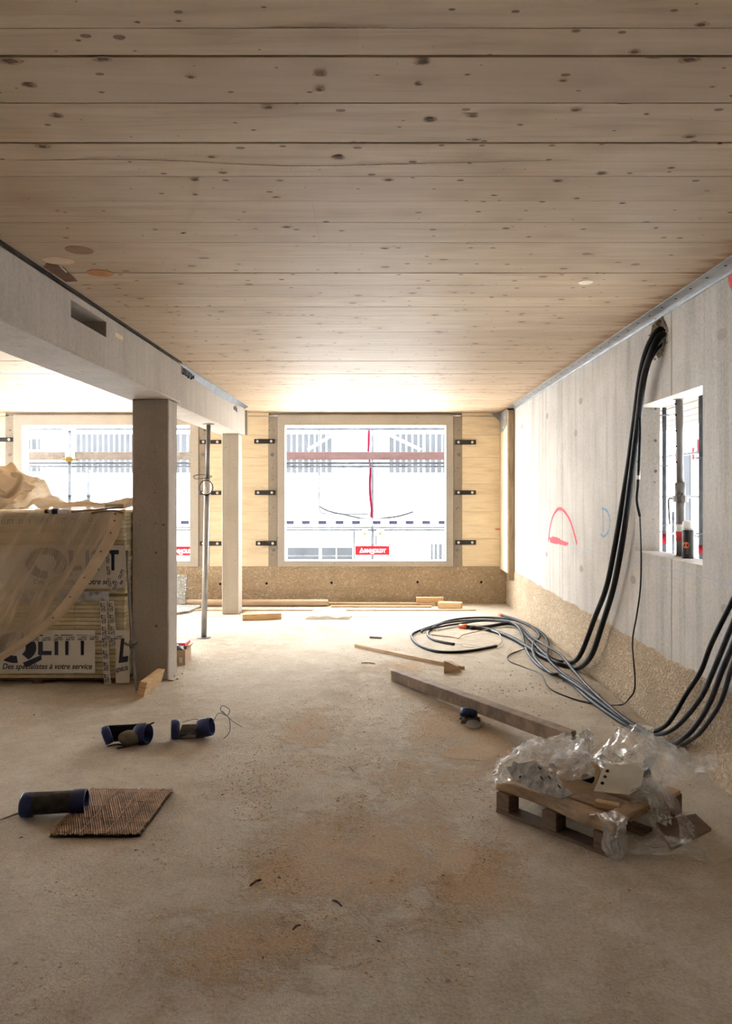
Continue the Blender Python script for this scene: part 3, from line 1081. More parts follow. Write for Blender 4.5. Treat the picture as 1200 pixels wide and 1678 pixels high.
sh.grid(lambda u, v: Vector((pxm(20 + 160 * u), PF - .02 + .012 * noise.noise(Vector((u * 6, v * 3, 2))), pzm(985 - 16 * v + 3 * noise.noise(Vector((u * 4, 1, 0)))))), 24, 5)
obj('torn_film', sh, film('grey_film', (.62, .63, .68), .75, .25), pk1, True)

# the netting: a sheet drawn aside over the front, its hem, and the bunched rest on top
net = thing('debris_netting', 'beige debris netting draped over the insulation packs and bunched on top', 'netting', (-2.8, 6.1, 1.43))
E = spline([Vector((x, y, 0)) for x, y in ((206, 836), (203, 848), (190, 885), (150, 950), (110, 1003), (60, 1045), (0, 1085), (-70, 1125))], 8)


def nets(u, v):
    q = v * (len(E) - 1)
    i = min(int(q), len(E) - 2)
    e = E[i].lerp(E[i + 1], q - i)
    x = e.x + (u - 1) * 330
    y = e.y
    fold = math.sin(u * 34 + 1.2 * noise.noise(Vector((u * 5, v * 3, 0)))) * .5 + .8 * noise.noise(Vector((u * 16, v * 1.8, 7)))
    fold += .9 * (1 - 2 * abs(noise.noise(Vector((u * 9 + .4 * v, v * 1.2, 21)))))
    yy = PF - .055 - .04 * min(1, v * 7) - .04 * v + .03 * fold * min(1, v * 4 + .15)
    if v < .04:
        yy += .0
    return P(x, y, yy)


mbn = MB()
mbn.grid(lambda u, v: nets(u * .935, v), 110, 70)
obj('sheet', mbn, m_net, net, True)
mbn = MB()
mbn.grid(lambda u, v: nets(.933 + u * .067, v) - Vector((0, .004, 0)), 6, 90)
hem = obj('hem', mbn, m_net_band, net, True)
mbn = MB()
for v in (.10, .17, .25, .33, .42, .5, .6):
    c = nets(.965 + R.uniform(-.015, .01), v) - Vector((0, .006, 0))
    mbn.cyl(c, c - Vector((0, .003, 0)), .007, n=8)
o = obj('eyelet', mbn, m_chip, hem)
o['kind'] = 'stuff'
KX = [(-3.75, .34), (-3.36, .36), (-3.22, .345), (-3.10, .27), (-3.02, .24), (-2.97, .10), (-2.9, .085), (-2.84, .05), (-2.6, .058), (-2.42, .045), (-2.30, .07), (-2.2, .095), (-2.08, .105)]


def kx(x):
    for (a, p), (b, q) in zip(KX, KX[1:]):
        if a <= x <= b:
            return p + (q - p) * (x - a) / (b - a)
    return KX[0][1]


def heap(u, v):
    x = -3.75 + 1.655 * u
    yy = PF - .05 + 1.15 * v
    a = kx(x)
    w = math.exp(-((yy - 6.55) / (.28 if a > .12 else .36)) ** 2)
    z = 1.428 + a * w
    if a > .12:
        z += .30 * (a - .1) * math.exp(-((yy - 6.15) / .16) ** 2)
    z += .022 * noise.noise(Vector((x * 5, yy * 7, 3))) * (.4 + 2.2 * w * min(1, a * 5))
    rd = 1 - abs(noise.noise(Vector((x * 4.5 + yy * 5, yy * 2.2 - x * 1.5, 9)))) * 2.2
    rd2 = 1 - abs(noise.noise(Vector((x * 9 - yy * 6, yy * 5, 4)))) * 2.2
    z += (.02 + .16 * max(0, a - .08)) * max(0, rd) * min(1, v * 5) + (.008 + .06 * max(0, a - .08)) * max(0, rd2) - .02 * (a > .1)
    if v < .06:
        z = 1.447 + .007 * noise.noise(Vector((x * 8, 1, 1)))
    return Vector((x, yy, z))


mbn = MB()
mbn.grid(heap, 170, 100)
obj('bunched_top', mbn, m_net_heap, net, True)
# a turned-over flap and a loop on the heap
mbn = MB()
fl = [Vector(P(x, y, yy)) for x, y, yy in ((-30, 770, 6.3), (12, 778, 6.25), (38, 790, 6.22), (60, 797, 6.2))]
fb = [Vector(P(x, y, yy)) for x, y, yy in ((-30, 845, 6.05), (6, 833, 6.04), (30, 812, 6.08), (52, 806, 6.17))]


def flap(u, v):
    q = u * 3
    i = min(int(q), 2)
    a = fl[i].lerp(fl[i + 1], q - i)
    b = fb[i].lerp(fb[i + 1], q - i)
    p = a.lerp(b, v)
    return p + Vector((0, -.10 * math.sin(PI * v) * (1 - u * .7), .05 * math.sin(PI * v) * (1 - u))) + Vector((0, .018, .012)) * noise.noise(Vector((u * 9, v * 5, 4)))


mbn.grid(flap, 30, 20)
obj('turned_flap', mbn, m_net_heap, net, True)
mbn = MB()
mbn.tube([P(-5, 800, 6.12), P(10, 812, 6.0), P(27, 800, 5.99), P(34, 783, 6.08), P(22, 777, 6.2)], lambda t: .03 * (1 - .5 * abs(t - .5)), 10, 6)
obj('rolled_fold', mbn, m_net_heap, net, True)

# things lying on top of the packs
zt = 1.448
bt = thing('water_bottle', 'small clear plastic bottle with blue label lying on the netting', 'bottle', P(96, 838, 5.98))
mB = Matrix.Translation(P(74, 838, 5.975)) @ Matrix.Rotation(PI / 2, 4, 'Y')
Lb = .215
obj('body', MB().lathe([(.011, .022), (.012, .034), (.021, .055), (.0225, .075), (.022, .12), (.0225, .2), (.017, Lb)], mB, 18), film('bottle_plastic', (.75, .76, .8), .5, .1), bt, True)
obj('cap', MB().lathe([(.016, .0), (.017, .004), (.017, .022), (.015, .026)], mB, 16), m_black, bt)
obj('label', MB().lathe([(.0232, .062), (.0238, .066), (.0238, .105), (.0232, .109)], mB, 18), m_blue, bt, True)
for pts, r_, lab in (([(117, 839), (150, 836), (193, 832)], .007, 'long thin brown wooden stick on the netting beside the bottle'), ([(150, 841), (165, 838), (186, 837), (202, 841)], .009, 'short gnarled brown stick on the netting near the column')):
    o = obj('wooden_stick', MB().tube([P(x, y, 5.97) for x, y in pts], r_, 6, 4), m_timber)
    tag(o, lab, 'stick')
wbr = thing('wire_brush', 'dark wire brush lying on the netting close to the column', 'brush', P(187, 834, 6.0))
obj('back', MB().prism([P(x, y, 5.99) for x, y in ((170, 834), (203, 833.5), (201, 831.5), (172, 832))], (0, .03, 0)), m_timber, wbr)
brs = MB()
for k in range(34):
    x = 172 + k * .88
    for d in (0, .012):
        a = P(x, 832, 5.995 + d)
        brs.cyl(a, a + Vector((.004, 0, .030)), .0012, n=4)
o = obj('bristles', brs, m_black, wbr)
o['kind'] = 'stuff'

# tie rod with a wing nut leaning at the corner of the packs
tie = thing('tie_rod', 'dark steel tie rod with a wing nut leaning between packs and column', 'rod', F(224, 1130))
rp = [P(208, 902, PF - .03), P(212, 980, PF - .06), P(216.5, 1056, 5.95), P(220, 1098, 5.92), F(224.5, 1130, .012)]
obj('rod', MB().tube(rp, .0115, 8, 5), m_steel_dark, tie, True)
wnm = MB()
c = rp[2]
wnm.cyl(c - Vector((0, 0, .03)), c + Vector((0, 0, .03)), .022, n=10)
wnm.tube([c + Vector((-.055, -.01, .012)), c + Vector((-.025, -.022, 0)), c + Vector((.03, -.022, .006)), c + Vector((.05, -.01, .02))], .010, 8, 4)
obj('wing_nut', wnm, m_steel_dark, tie, True)

# ================================================================== timber
def beam_between(name, a, b, w, h, m, lab, cat, group=None, side=None, bev=.004, tilt=0.0):
    """a squared timber lying from a to b (bottom centre line)"""
    a, b = Vector(a), Vector(b)
    d = b - a
    u = d.normalized()
    s = Vector((0, 0, 1)).cross(u).normalized()
    t = u.cross(s)
    M_ = Matrix(((u.x, s.x, t.x, a.x), (u.y, s.y, t.y, a.y), (u.z, s.z, t.z, a.z), (0, 0, 0, 1)))
    if tilt:
        M_ = M_ @ Matrix.Rotation(tilt, 4, 'X')
    o = obj(name, MB().bbox((0, -w / 2, 0), (d.length, w / 2, h), bev, M_), m)
    tag(o, lab, cat, group)
    return o


beam_between('timber_beam', (.145, 6.19, .001), (1.13, 4.28, .098), .085, .085, m_timber, 'long weathered squared timber on the floor with its near end on the pallet', 'timber')
beam_between('timber_batten', F(583, 1060), F(760, 1097), .035, .030, m_lath, 'thin timber batten lying on the pale floor beside the cable coil', 'batten', bev=.002)
wg = MB()
p0, p1, p2 = F(728, 1104), F(757, 1101), F(741, 1092)
wg.add([p0, p1, p2, p0 + Vector((.0, .03, .108)), p1 + Vector((-.02, .02, .035)), p2 + Vector((0, .0, .05))], [(0, 2, 1), (3, 4, 5), (0, 1, 4, 3), (1, 2, 5, 4), (2, 0, 3, 5)])
tag(obj('wedge_offcut', wg, m_lath, fix=True), 'triangular timber offcut leaning on the thin batten', 'offcut')
wbk_ = MB()
A, B_, C_ = F(223, 1141), F(235, 1142.7), F(264, 1119)
D = A + (C_ - B_)
lean = Vector((.028, .012, .112))
wbk_.prism([A, B_, C_, D], lean)
tag(obj('wood_block', wbk_, m_block, fix=True), 'fresh sawn pine block on the floor in front of the big column', 'block')
beam_between('wood_block', F(397, 1016), F(461, 1013.5), .10, .075, m_block, 'pale timber block on the floor beside the slim column', 'block', bev=.006)
beam_between('wood_block', Vector(P(719.5, 997, 10.12)) * 1, F(757, 998), .12, .085, m_block, 'short timber block, lower of the two at the right end of the laths', 'block')
bpy.data.objects['wood_block.002'].location.z = -min((bpy.data.objects['wood_block.002'].matrix_world @ v.co).z for v in bpy.data.objects['wood_block.002'].data.vertices)
lat1 = beam_between('timber_lath', Vector((-.70, 10.33, .0)), Vector((.80, 10.30, .0)), .07, .045, m_lath, 'flat timber lath along the back wall, upper one under the block', 'lath', bev=.002)
lat2 = beam_between('timber_lath', Vector((-.66, 10.19, .0)), Vector((.74, 10.17, .0)), .06, .022, m_lath, 'thinner timber lath along the back wall, in front of the other lath', 'lath', bev=.002)
beam_between('wood_block', Vector((.535, 10.33, .0455)), Vector((.92, 10.33, .0455)), .075, .075, m_block, 'longer timber block lying on the lath at the back wall', 'block')
tb = MB().pipe((-2.76, 10.27, .049), (-.70, 10.27, .049), .047, .040, 24)
tag(obj('cardboard_tube', tb, m_card, smooth=False), 'long brown cardboard tube lying along the foot of the back wall', 'tube')

# speckled boards at the back left
sp = MB()
sp.prism([P(286, 991, 10.2), P(303, 989, 10.2), P(307, 943, 10.42), P(288, 942, 10.42)], (0, .03, 0))
tag(obj('speckled_board', sp, m_speck, fix=True), 'mortar-speckled board standing against the back wall behind the big column', 'board')
sp = MB()
sp.prism([F(286, 1004.5, .03), F(310, 1001, .03), F(330, 992.5, .03), F(318, 987, .03), F(290, 992, .03)], (0, 0, .03))
tag(obj('speckled_board', sp, m_speck, fix=True), 'mortar-speckled board lying flat on the floor behind the big column', 'board')
for o in [o for o in bpy.data.objects if o.name == 'speckled_board.001']:
    o.location.z = -.029

# cardboard box and red box behind the big column
cb = thing('cardboard_box', 'small open brown cardboard box peeking out behind the big column', 'box', (-1.87, 6.83, 0))
x0, x1, y0, y1, h = -1.99, -1.775, 6.73, 6.94, .135
for a, b_ in (((x0, y0, 0), (x1, y0 + .006, h)), ((x0, y1 - .006, 0), (x1, y1, h)), ((x0, y0 + .006, .006), (x0 + .006, y1 - .006, h)), ((x1 - .006, y0 + .006, .006), (x1, y1 - .006, h))):
    obj('side', MB().box(a, b_), m_card, cb)
obj('bottom', MB().box((x0 + .006, y0 + .006, 0), (x1 - .006, y1 - .006, .006)), m_card, cb)
obj('flap', MB().prism([Vector((x1, y0 + .01, h)), Vector((x1, y1 - .01, h)), Vector((x1 + .03, y1 - .01, h + .035)), Vector((x1 + .012, y0 + .01, h + .03))], (.004, 0, .002)), m_card, cb)
obj('label', MB().box((-1.83, y0 - .001, .02), (-1.80, y0, .07)), m_paper, cb)
sk = thing('black_bag', 'black plastic bag stuffed into the small cardboard box', 'bag', (-1.87, 6.83, .03))
b2 = bmesh.new()
bmesh.ops.create_icosphere(b2, subdivisions=3, radius=1)
for v in b2.verts:
    k = 1 + .25 * noise.noise(v.co * 3)
    v.co = Vector((-1.885 + v.co.x * .085 * k, 6.835 + v.co.y * .085 * k, .088 + v.co.z * .075 * k))
mbb = MB()
mbb.from_bm(b2)
obj('bag', mbb, m_black, sk, True)
rb = thing('red_box', 'small red box standing on the floor behind the brown cardboard box', 'box', (-1.92, 7.1, 0))
obj('body', MB().bbox((-2.06, 7.02, 0), (-1.86, 7.2, .105), .006), m_card, rb)
obj('lid', MB().bbox((-2.07, 7.01, .105), (-1.848, 7.21, .145), .006), m_red, rb)

# scrap paper near the window
ptc = MB()
cpt = F(538, 1012)


def paper(u, v):
    return Vector((cpt.x - .30 + .58 * u + .05 * v, cpt.y - .13 + .34 * v, max(.003, .035 + .045 * noise.noise(Vector((u * 3.4, v * 2.6, 5))) + .06 * math.sin(PI * u) * math.sin(PI * v))))


ptc.grid(paper, 16, 10)
pa = thing('scrap_paper', 'crumpled white paper scrap on the floor under the middle window', 'paper', cpt)
obj('sheet', ptc, m_paper, pa)
obj('blue_print', MB().add([paper(.62, .85) + Vector((0, 0, .003)), paper(.78, .8) + Vector((0, 0, .003)), paper(.75, .97) + Vector((0, 0, .003)), paper(.62, .98) + Vector((0, 0, .003))], [(0, 1, 2, 3)]), m_blue, pa)
for k, (x, y) in enumerate(((585, 1006), (598, 1010), (592, 999))):
    c = F(x, y)
    mbp = MB()
    mbp.grid(lambda u, v: Vector((c.x - .06 + .12 * u, c.y - .04 + .08 * v, .004 + .03 * abs(noise.noise(Vector((u * 3 + k, v * 3, k)))))), 6, 6)
    tag(obj('paper_shred', mbp, m_paper), ('torn paper shred right of the crumpled paper, nearest to it', 'torn paper shred farthest right of the crumpled paper', 'torn paper shred behind the crumpled paper by the wall')[k], 'paper')
beam_between('grey_stick', F(606, 1045.5), F(626, 1046.5), .02, .02, m_grey_pl, 'short grey stick alone on the pale floor beyond the thin batten', 'stick', bev=.002)

# ================================================================== rolls with blue ends, rusty mesh
def half_roll(name, a, b, r, span, lab, open_=0.0):
    """a split dark drum with blue end caps lying from a to b"""
    a, b = Vector(a), Vector(b)
    d = (b - a).normalized()
    s = d.cross(Vector((0, 0, 1))).normalized()
    t = thing(name, lab, 'roll', (a + b) / 2 * 1)
    t.location.z = 0
    up = Vector((0, 0, 1))

    def ring(p, rr, a0, a1, k):
        return [p + (s * math.cos(a0 + (a1 - a0) * i / k) + up * math.sin(a0 + (a1 - a0) * i / k)) * rr * (1 + .05 * noise.noise(Vector((i * .7, p.x * 9, p.y * 9)))) for i in range(k + 1)]
    a0, a1 = span
    L = (b - a).length
    sh_ = MB()
    k, q = 18, 8
    vs, fs = [], []
    for rr in (r, r - .008):
        for j in range(q + 1):
            vs += ring(a + d * (L * (.02 + .96 * j / q)), rr * (1 - .025 * math.sin(PI * j / q)), a0, a1, k)
    N = (q + 1) * (k + 1)
    for j in range(q):
        for i in range(k):
            e = j * (k + 1) + i
            fs.append((e, e + 1, e + k + 2, e + k + 1))
            fs.append((N + e, N + e + k + 1, N + e + k + 2, N + e + 1))
    for j in range(q):
        for i in (0, k):
            e = j * (k + 1) + i
            fs.append((e, e + k + 1, N + e + k + 1, N + e))
    sh_.add(vs, fs)
    obj('drum', sh_, m_charcoal, t, True)
    return t, d, s, up


def cap(t, c, d, r, w, tiltd=None):
    d = (d + (tiltd or Vector((0, 0, 0)))).normalized()
    z = d
    x = z.orthogonal().normalized()
    y = z.cross(x)
    M_ = Matrix(((x.x, y.x, z.x, c.x), (x.y, y.y, z.y, c.y), (x.z, y.z, z.z, c.z), (0, 0, 0, 1)))
    obj('end_cap', MB().lathe([(r * .55, 0), (r * .6, -.006), (r * .93, -.006), (r, .004), (r * 1.02, w * .5), (r, w), (r * .9, w + .004), (r * .86, w), (r * .86, .012), (r * .5, .012)], M_, 22), m_blue, t, True)


# whole roll left of the rusty mesh
a, b = F(45, 1338), F(126, 1333)
a.z = b.z = .057
t, d, s, up = half_roll('dark_roll', a, b, .057, (-.6, PI + .6), 'whole dark roll with blue end caps left of the rusty mesh')
cap(t, a - d * .02, d, .0575, .05)
cap(t, b - d * .02, d, .059, .062)
st_ = MB().tube([a + Vector((-.02, .0, -.035)), a + Vector((-.07, .0, -.05)), a + Vector((-.13, -.05, -.061))], lambda t_: .007 - .004 * t_, 6, 4)
obj('stalk', st_, m_timber, t)
# broken roll, opened towards the camera
a, b = F(173, 1222), F(240, 1217)
a.z = b.z = .058
t, d, s, up = half_roll('dark_roll', a, b, .066, (.35 + PI / 2, PI + .9), 'broken dark roll with a pale core, left of the twin blue caps')
cap(t, a - d * .01 + Vector((0, 0, -.0)), d, .056, .04, Vector((0, .3, .35)))
cap(t, b - d * .05, d, .062, .07, Vector((0, -.5, .1)))
b2 = bmesh.new()
bmesh.ops.create_icosphere(b2, subdivisions=3, radius=1)
for v in b2.verts:
    v.co = Vector(((a + b).x / 2 + .035 + v.co.x * .075, (a + b).y / 2 - .03 + v.co.y * .04, .05 + v.co.z * .047))
mc = MB()
mc.from_bm(b2)
obj('pale_core', mc, plain('pale_core', (.20, .175, .14), .8, 0, .25, 22, .1), t, True)
mc = MB()
for q in (((-.09, -.07, .012), (-.02, -.09, .03), (.03, -.075, .012)), ((-.02, -.10, .008), (.04, -.10, .02), (.09, -.07, .03)), ((.10, -.02, .09), (.13, .0, .115), (.17, .02, .13))):
    mc.tube([(a + b) / 2 * 1 + Vector((x, y, z - .058)) for x, y, z in q], .006, 6, 4)
obj('torn_strip', mc, m_charcoal, t, True)
# pair of caps joined by a torn frame
a, b = F(282, 1211), F(348, 1208)
t = thing('dark_roll', 'torn roll with two upright blue caps and a loose wire', 'roll', (a + b) / 2)
d = (b - a).normalized()
a2, b2_ = a + Vector((0, 0, .061)), b + Vector((0, 0, .059))
cap(t, a2 + d * .0, d, .060, .045, Vector((0, .12, 0)))
cap(t, b2_ - d * .075, d, .058, .075, Vector((.0, -.25, .25)))
fr = MB()
fr.prism([a + d * .04 + Vector((0, 0, .010)), b - d * .05 + Vector((0, 0, .010)), b - d * .05 + Vector((0, .09, .05)), a + d * .04 + Vector((0, .09, .05))], (0, 0, .012))
fr.prism([a + d * .04 + Vector((0, -.01, .0)), b - d * .05 + Vector((0, -.01, .0)), b - d * .05 + Vector((0, -.0, .035)), a + d * .04 + Vector((0, -.0, .03))], (0, .01, 0))
fr.prism([b - d * .07 + Vector((0, .0, .03)), b - d * .12 + Vector((0, .02, .03)), b - d * .08 + Vector((0, .03, .10))], (0, .012, 0))
obj('torn_frame', fr, m_charcoal, t, fix=True)
obj('pale_strip', MB().prism([a + d * .05 + Vector((0, -.012, .006)), b - d * .1 + Vector((0, -.012, .006)), b - d * .1 + Vector((0, -.008, .024)), a + d * .10 + Vector((0, -.008, .03))], (0, -.002, .0)), m_grey_pl, t, fix=True)
wr_ = MB()
cw = b + Vector((0, .02, .09))
wr_.tube([cw, cw + Vector((.03, .03, .05)), cw + Vector((.08, .05, .03)), cw + Vector((.10, .04, .07)), cw + Vector((.05, .06, .09)), cw + Vector((.04, .05, .06)), cw + Vector((.10, .02, .02)), cw + Vector((.11, -.02, -.06)), cw + Vector((.06, -.06, -.10))], .0028, 5, 6)
wr_.tube([cw + Vector((.05, .05, .06)), cw + Vector((.12, .03, .0)), cw + Vector((.19, 0, -.03))], .0025, 5, 6)
wr_.tube([a2 + Vector((.06, .02, .04)), a2 + Vector((.15, .05, .05)), a2 + Vector((.22, .03, .0))], .002, 5, 6)
obj('loose_wire', wr_, m_steel_dark, t)
# small crushed piece by the timber
cs = F(770, 1188)
t = thing('crushed_roll', 'small crushed piece with a blue cap on the floor below the long timber', 'roll', cs)
cap(t, cs + Vector((-.0, .09, .035)), Vector((.2, .5, .8)), .06, .035)
cm = MB()
cm.grid(lambda u, v: cs + Vector((-.06 + .13 * u, -.02 + .10 * v, .012 + .05 * v * (1 - v) * 2 + .03 * abs(noise.noise(Vector((u * 4, v * 4, 2)))))), 10, 8)
obj('crushed_shell', cm, m_charcoal, t)
obj('grey_lid', MB().lathe([(.0, 0), (.045, 0), (.052, .012), (.05, .022), (.0, .024)], Matrix.Translation(cs + Vector((.02, -.045, .003))) @ Matrix.Rotation(.3, 4, 'X'), 18), m_grey_pl, t)
cm = MB()
for k in range(12):
    c = cs + Vector((R.uniform(-.10, .09), R.uniform(-.03, .1), 0))
    cm.add([c, c + Vector((.02, 0, .004)), c + Vector((.006, .016, .004)), c + Vector((.01, .004, R.uniform(.01, .05)))], [(0, 2, 1), (0, 1, 3), (1, 2, 3), (2, 0, 3)])
o = obj('shreds', cm, m_paper, t)
o['kind'] = 'stuff'

# rusty ribbed mesh
q = [F(80, 1374), F(229, 1373), F(285, 1299), F(150, 1298)]
rm = thing('rusty_mesh', 'square of rusty ribbed steel mesh lying flat on the floor', 'mesh', (q[0] + q[2]) / 2)


def mq(u, v, z=0):
    p = q[0].lerp(q[1], u).lerp(q[3].lerp(q[2], u), v)
    return p + Vector((0, 0, .010 + .010 * noise.noise(Vector((u * 2, v * 2, 1))) + z))


ribs = MB()
for i in range(60):
    u0 = -.56 + 1.56 * i / 59
    v0 = 1.0 - max(0.0, -u0 / .56)
    v1 = 1.0 - min(1.0, (1 - u0) / .56)
    if v0 - v1 < .04:
        continue
    v0, v1 = v0 + R.uniform(-.02, .015), v1 + R.uniform(-.015, .02)
    ribs.tube([mq(u0 + .56 * (1 - v), v, .007 + .004 * R.random()) for v in [v0 + (v1 - v0) * j / 6 for j in range(7)]], .0042, 5, 1)
o = obj('rib', ribs, m_rust, rm)
o['kind'] = 'stuff'
bk = MB()
bk.grid(lambda u, v: mq(u, v, -.004), 14, 14)
obj('rusty_sheet', bk, m_rust_dark, rm)
for u in (.02, .33, .62, .78, .98):
    crs = MB()
    crs.tube([mq(u, j / 8, .013) for j in range(9)], .003, 5, 1)
    obj('long_wire', crs, m_rust, rm)
for v in (.04, .33, .66, .96):
    crs = MB()
    crs.tube([mq(j / 10, v, .011) for j in range(11)], .0028, 5, 1)
    obj('cross_wire', crs, m_rust, rm)

# ================================================================== broken pallet with steel plates under torn film
PL, PN = Vector((.58, 3.62, 0)), Vector((.994, 3.156, 0))
d1 = (PN - PL).normalized()                          # along the front edge
d2 = Vector((-d1.y, d1.x, 0))                        # towards the back right
LA, LB_ = (PN - PL).length, .68
pl = thing('wooden_pallet', 'small broken timber pallet covered with steel plates and torn film', 'pallet', PL + d1 * LA / 2 + d2 * LB_ / 2)
MP = Matrix(((d1.x, d2.x, 0, PL.x), (d1.y, d2.y, 0, PL.y), (0, 0, 1, 0), (0, 0, 0, 1)))


def pbox(name, a, b, m, bev=.004, rot=0.0):
    M_ = MP if not rot else MP @ Matrix.Translation(Vector(a)) @ Matrix.Rotation(rot, 4, 'Z') @ Matrix.Translation(-Vector(a))
    return obj(name, MB().bbox(a, b, bev, M_), m, pl)


for yb in (0, LB_ / 2 - .045, LB_ - .09):
    pbox('bottom_board', (0, yb, .0), (LA, yb + .09, .018), m_pallet_dark)
for xb in (0, LA / 2 - .04, LA - .08):
    for yb in (.005, LB_ / 2 - .04, LB_ - .085):
        if (xb, yb) != (LA - .08, LB_ / 2 - .04):
            pbox('block', (xb, yb, .018), (xb + .08, yb + .08, .098), m_pallet_dark, .003)
pbox('added_shade_board', (.12, LB_ - .006, .02), (LA - .02, LB_ + .006, .096), m_pallet_dark)  # added board, closes the back so the pallet's underside stays dark
# top: a waney front board, planks behind it, one cross board and a broken stub
fb_ = MB()
fb_.tube([MP @ Vector((x, .04 + .012 * math.sin(x * 9), .118 + .004 * math.sin(x * 14))) for x in (-.01, .12, .25, .38, .5, LA + .01)], lambda t: .024 + .004 * math.sin(t * 9), 8, 4)
obj('waney_edge', fb_, m_pallet, pl, True)
pbox('deck_board', (-.005, .05, .098), (LA, .16, .122), m_pallet)
pbox('deck_board', (0, .19, .098), (LA, .35, .119), m_pallet)
pbox('deck_board', (.01, .385, .098), (LA - .02, .52, .119), m_pallet, rot=.02)
pbox('deck_board', (0, .56, .098), (LA, .66, .119), m_pallet)
pbox('cross_board', (LA - .085, .07, .119), (LA - .01, .42, .139), m_pallet, rot=-.05)
pbox('broken_stub', (LA - .17, .16, .121), (LA - .06, .20, .150), m_block, rot=.35)
pbox('cross_board', (.0, .30, .119), (.09, LB_, .139), m_pallet, rot=.0)


def slab(poly, off, holes, name, m, lab, slot=False):
    """a perforated plate: outline points, thickness, holes as (centre, along, half-length)"""
    t = thing(name, lab, 'plate', sum(poly, Vector()) / len(poly), 'steel plates on the pallet')
    obj('sheet', MB().prism(poly, off), m, t, fix=True)
    nrm = -Vector(off).normalized()
    for (c, e1, e2) in holes:
        mb_ = MB()
        n = 12
        mb_.prism([c + nrm * .0015 + e1 * math.cos(2 * PI * i / n) + e2 * math.sin(2 * PI * i / n) for i in range(n)], nrm * -.001)
        obj('hole', mb_, m_hole, t, fix=True)
    return t


# dirty plate leaning on the left, seen from the front
A_, B_ = P(842, 1283, 3.47), P(921, 1309, 3.20)
up_ = Vector((.02, .11, .125))


def pq(x, y):
    """pixel to the leaning plane of the dirty plate"""
    o_ = Vector((0, 0, EYE))
    dr = P(x, y, 1.0) - o_
    n_ = (B_ - A_).cross(up_)
    return o_ + dr * ((A_ - o_).dot(n_) / dr.dot(n_))


poly = [pq(x, y) for x, y in ((829, 1257), (839, 1255), (841, 1246), (851, 1251), (876, 1246), (896, 1263), (940, 1301), (920, 1309), (871, 1293), (843, 1279))]
e1 = (B_ - A_).normalized()
nrm = e1.cross(up_).normalized()
e2 = nrm.cross(e1)
hl = [(pq(853, 1273), e1 * .004 + e2 * .006, e2 * .002 - e1 * .006)] + [(pq(x, y), (e1 * .9 - e2 * .43) * .014, e2 * .0035 + e1 * .0015) for x, y in ((885, 1259), (901, 1274), (917, 1289), (888, 1275))]
slab(poly, nrm * (.006 if nrm.y > 0 else -.006), hl, 'steel_plate', m_plate_dirty, 'dirty slotted steel plate leaning over the left side of the pallet')
# clean plate with three holes
A_, B_ = P(973, 1296, 3.48), P(1030, 1300, 3.42)
up_ = Vector((.02, .20, .11))
poly = [pq(x, y) for x, y in ((973, 1296), (990, 1256), (1038, 1252), (1056, 1262), (1050, 1290), (1030, 1301))]
e1 = (B_ - A_).normalized()
nrm = e1.cross(up_).normalized()
e2 = nrm.cross(e1)
hl = [(pq(x, y), e1 * .008, e2 * .008) for x, y in ((996, 1263.5), (992, 1273), (987.5, 1283.5))]
slab(poly, nrm * (.006 if nrm.y > 0 else -.006), hl, 'steel_plate', m_plate, 'clean pale zinc plate with three round holes on the pallet')
ch = MB()
for k in range(3):
    o_ = Vector((.018 * k, .01 * k, 0))
    ch.prism([P(1050, 1293, 3.50) + o_, P(1056, 1291, 3.50) + o_, P(1058, 1262, 3.60) + o_, P(1072, 1240, 3.68) + o_, P(1066, 1240, 3.68) + o_, P(1052, 1260, 3.60) + o_], (0, .008, 0))
tag(obj('steel_angle', ch, m_black, fix=True), 'nested dark steel angles beside the clean plate on the pallet', 'angle')
cd = MB()
cd.prism([P(905, 1262, 3.62), P(985, 1262, 3.78), P(975, 1300, 3.52), P(925, 1300, 3.42)], (.01, .03, .012))
cbd = thing('card_sheet', 'brown card sheet with a dark cut-out under the film on the pallet', 'card', P(945, 1285, 3.6))
obj('sheet', cd, m_card, cbd, fix=True)
c = P(962, 1275, 3.60)
obj('cut_out', MB().prism([c + Vector((math.cos(a) * .036, -.012, math.sin(a) * .024 + .004 * math.cos(3 * a))) for a in [i * PI / 7 for i in range(14)]], (0, .004, 0)), m_hole, cbd, fix=True)
# flat dark board under the right side
fbx = MB()
fbx.prism([F(1100, 1395), F(1166, 1362), F(1140, 1338), F(1075, 1350)], (0, 0, .014))
tag(obj('dark_board', fbx, m_pallet_dark, fix=True), 'thin dark board on the floor sticking out right of the pallet', 'board')

# torn clear film
fw = thing('torn_film', 'torn clear plastic film crumpled over the small pallet', 'film', PL + d1 * .3 + d2 * .4)


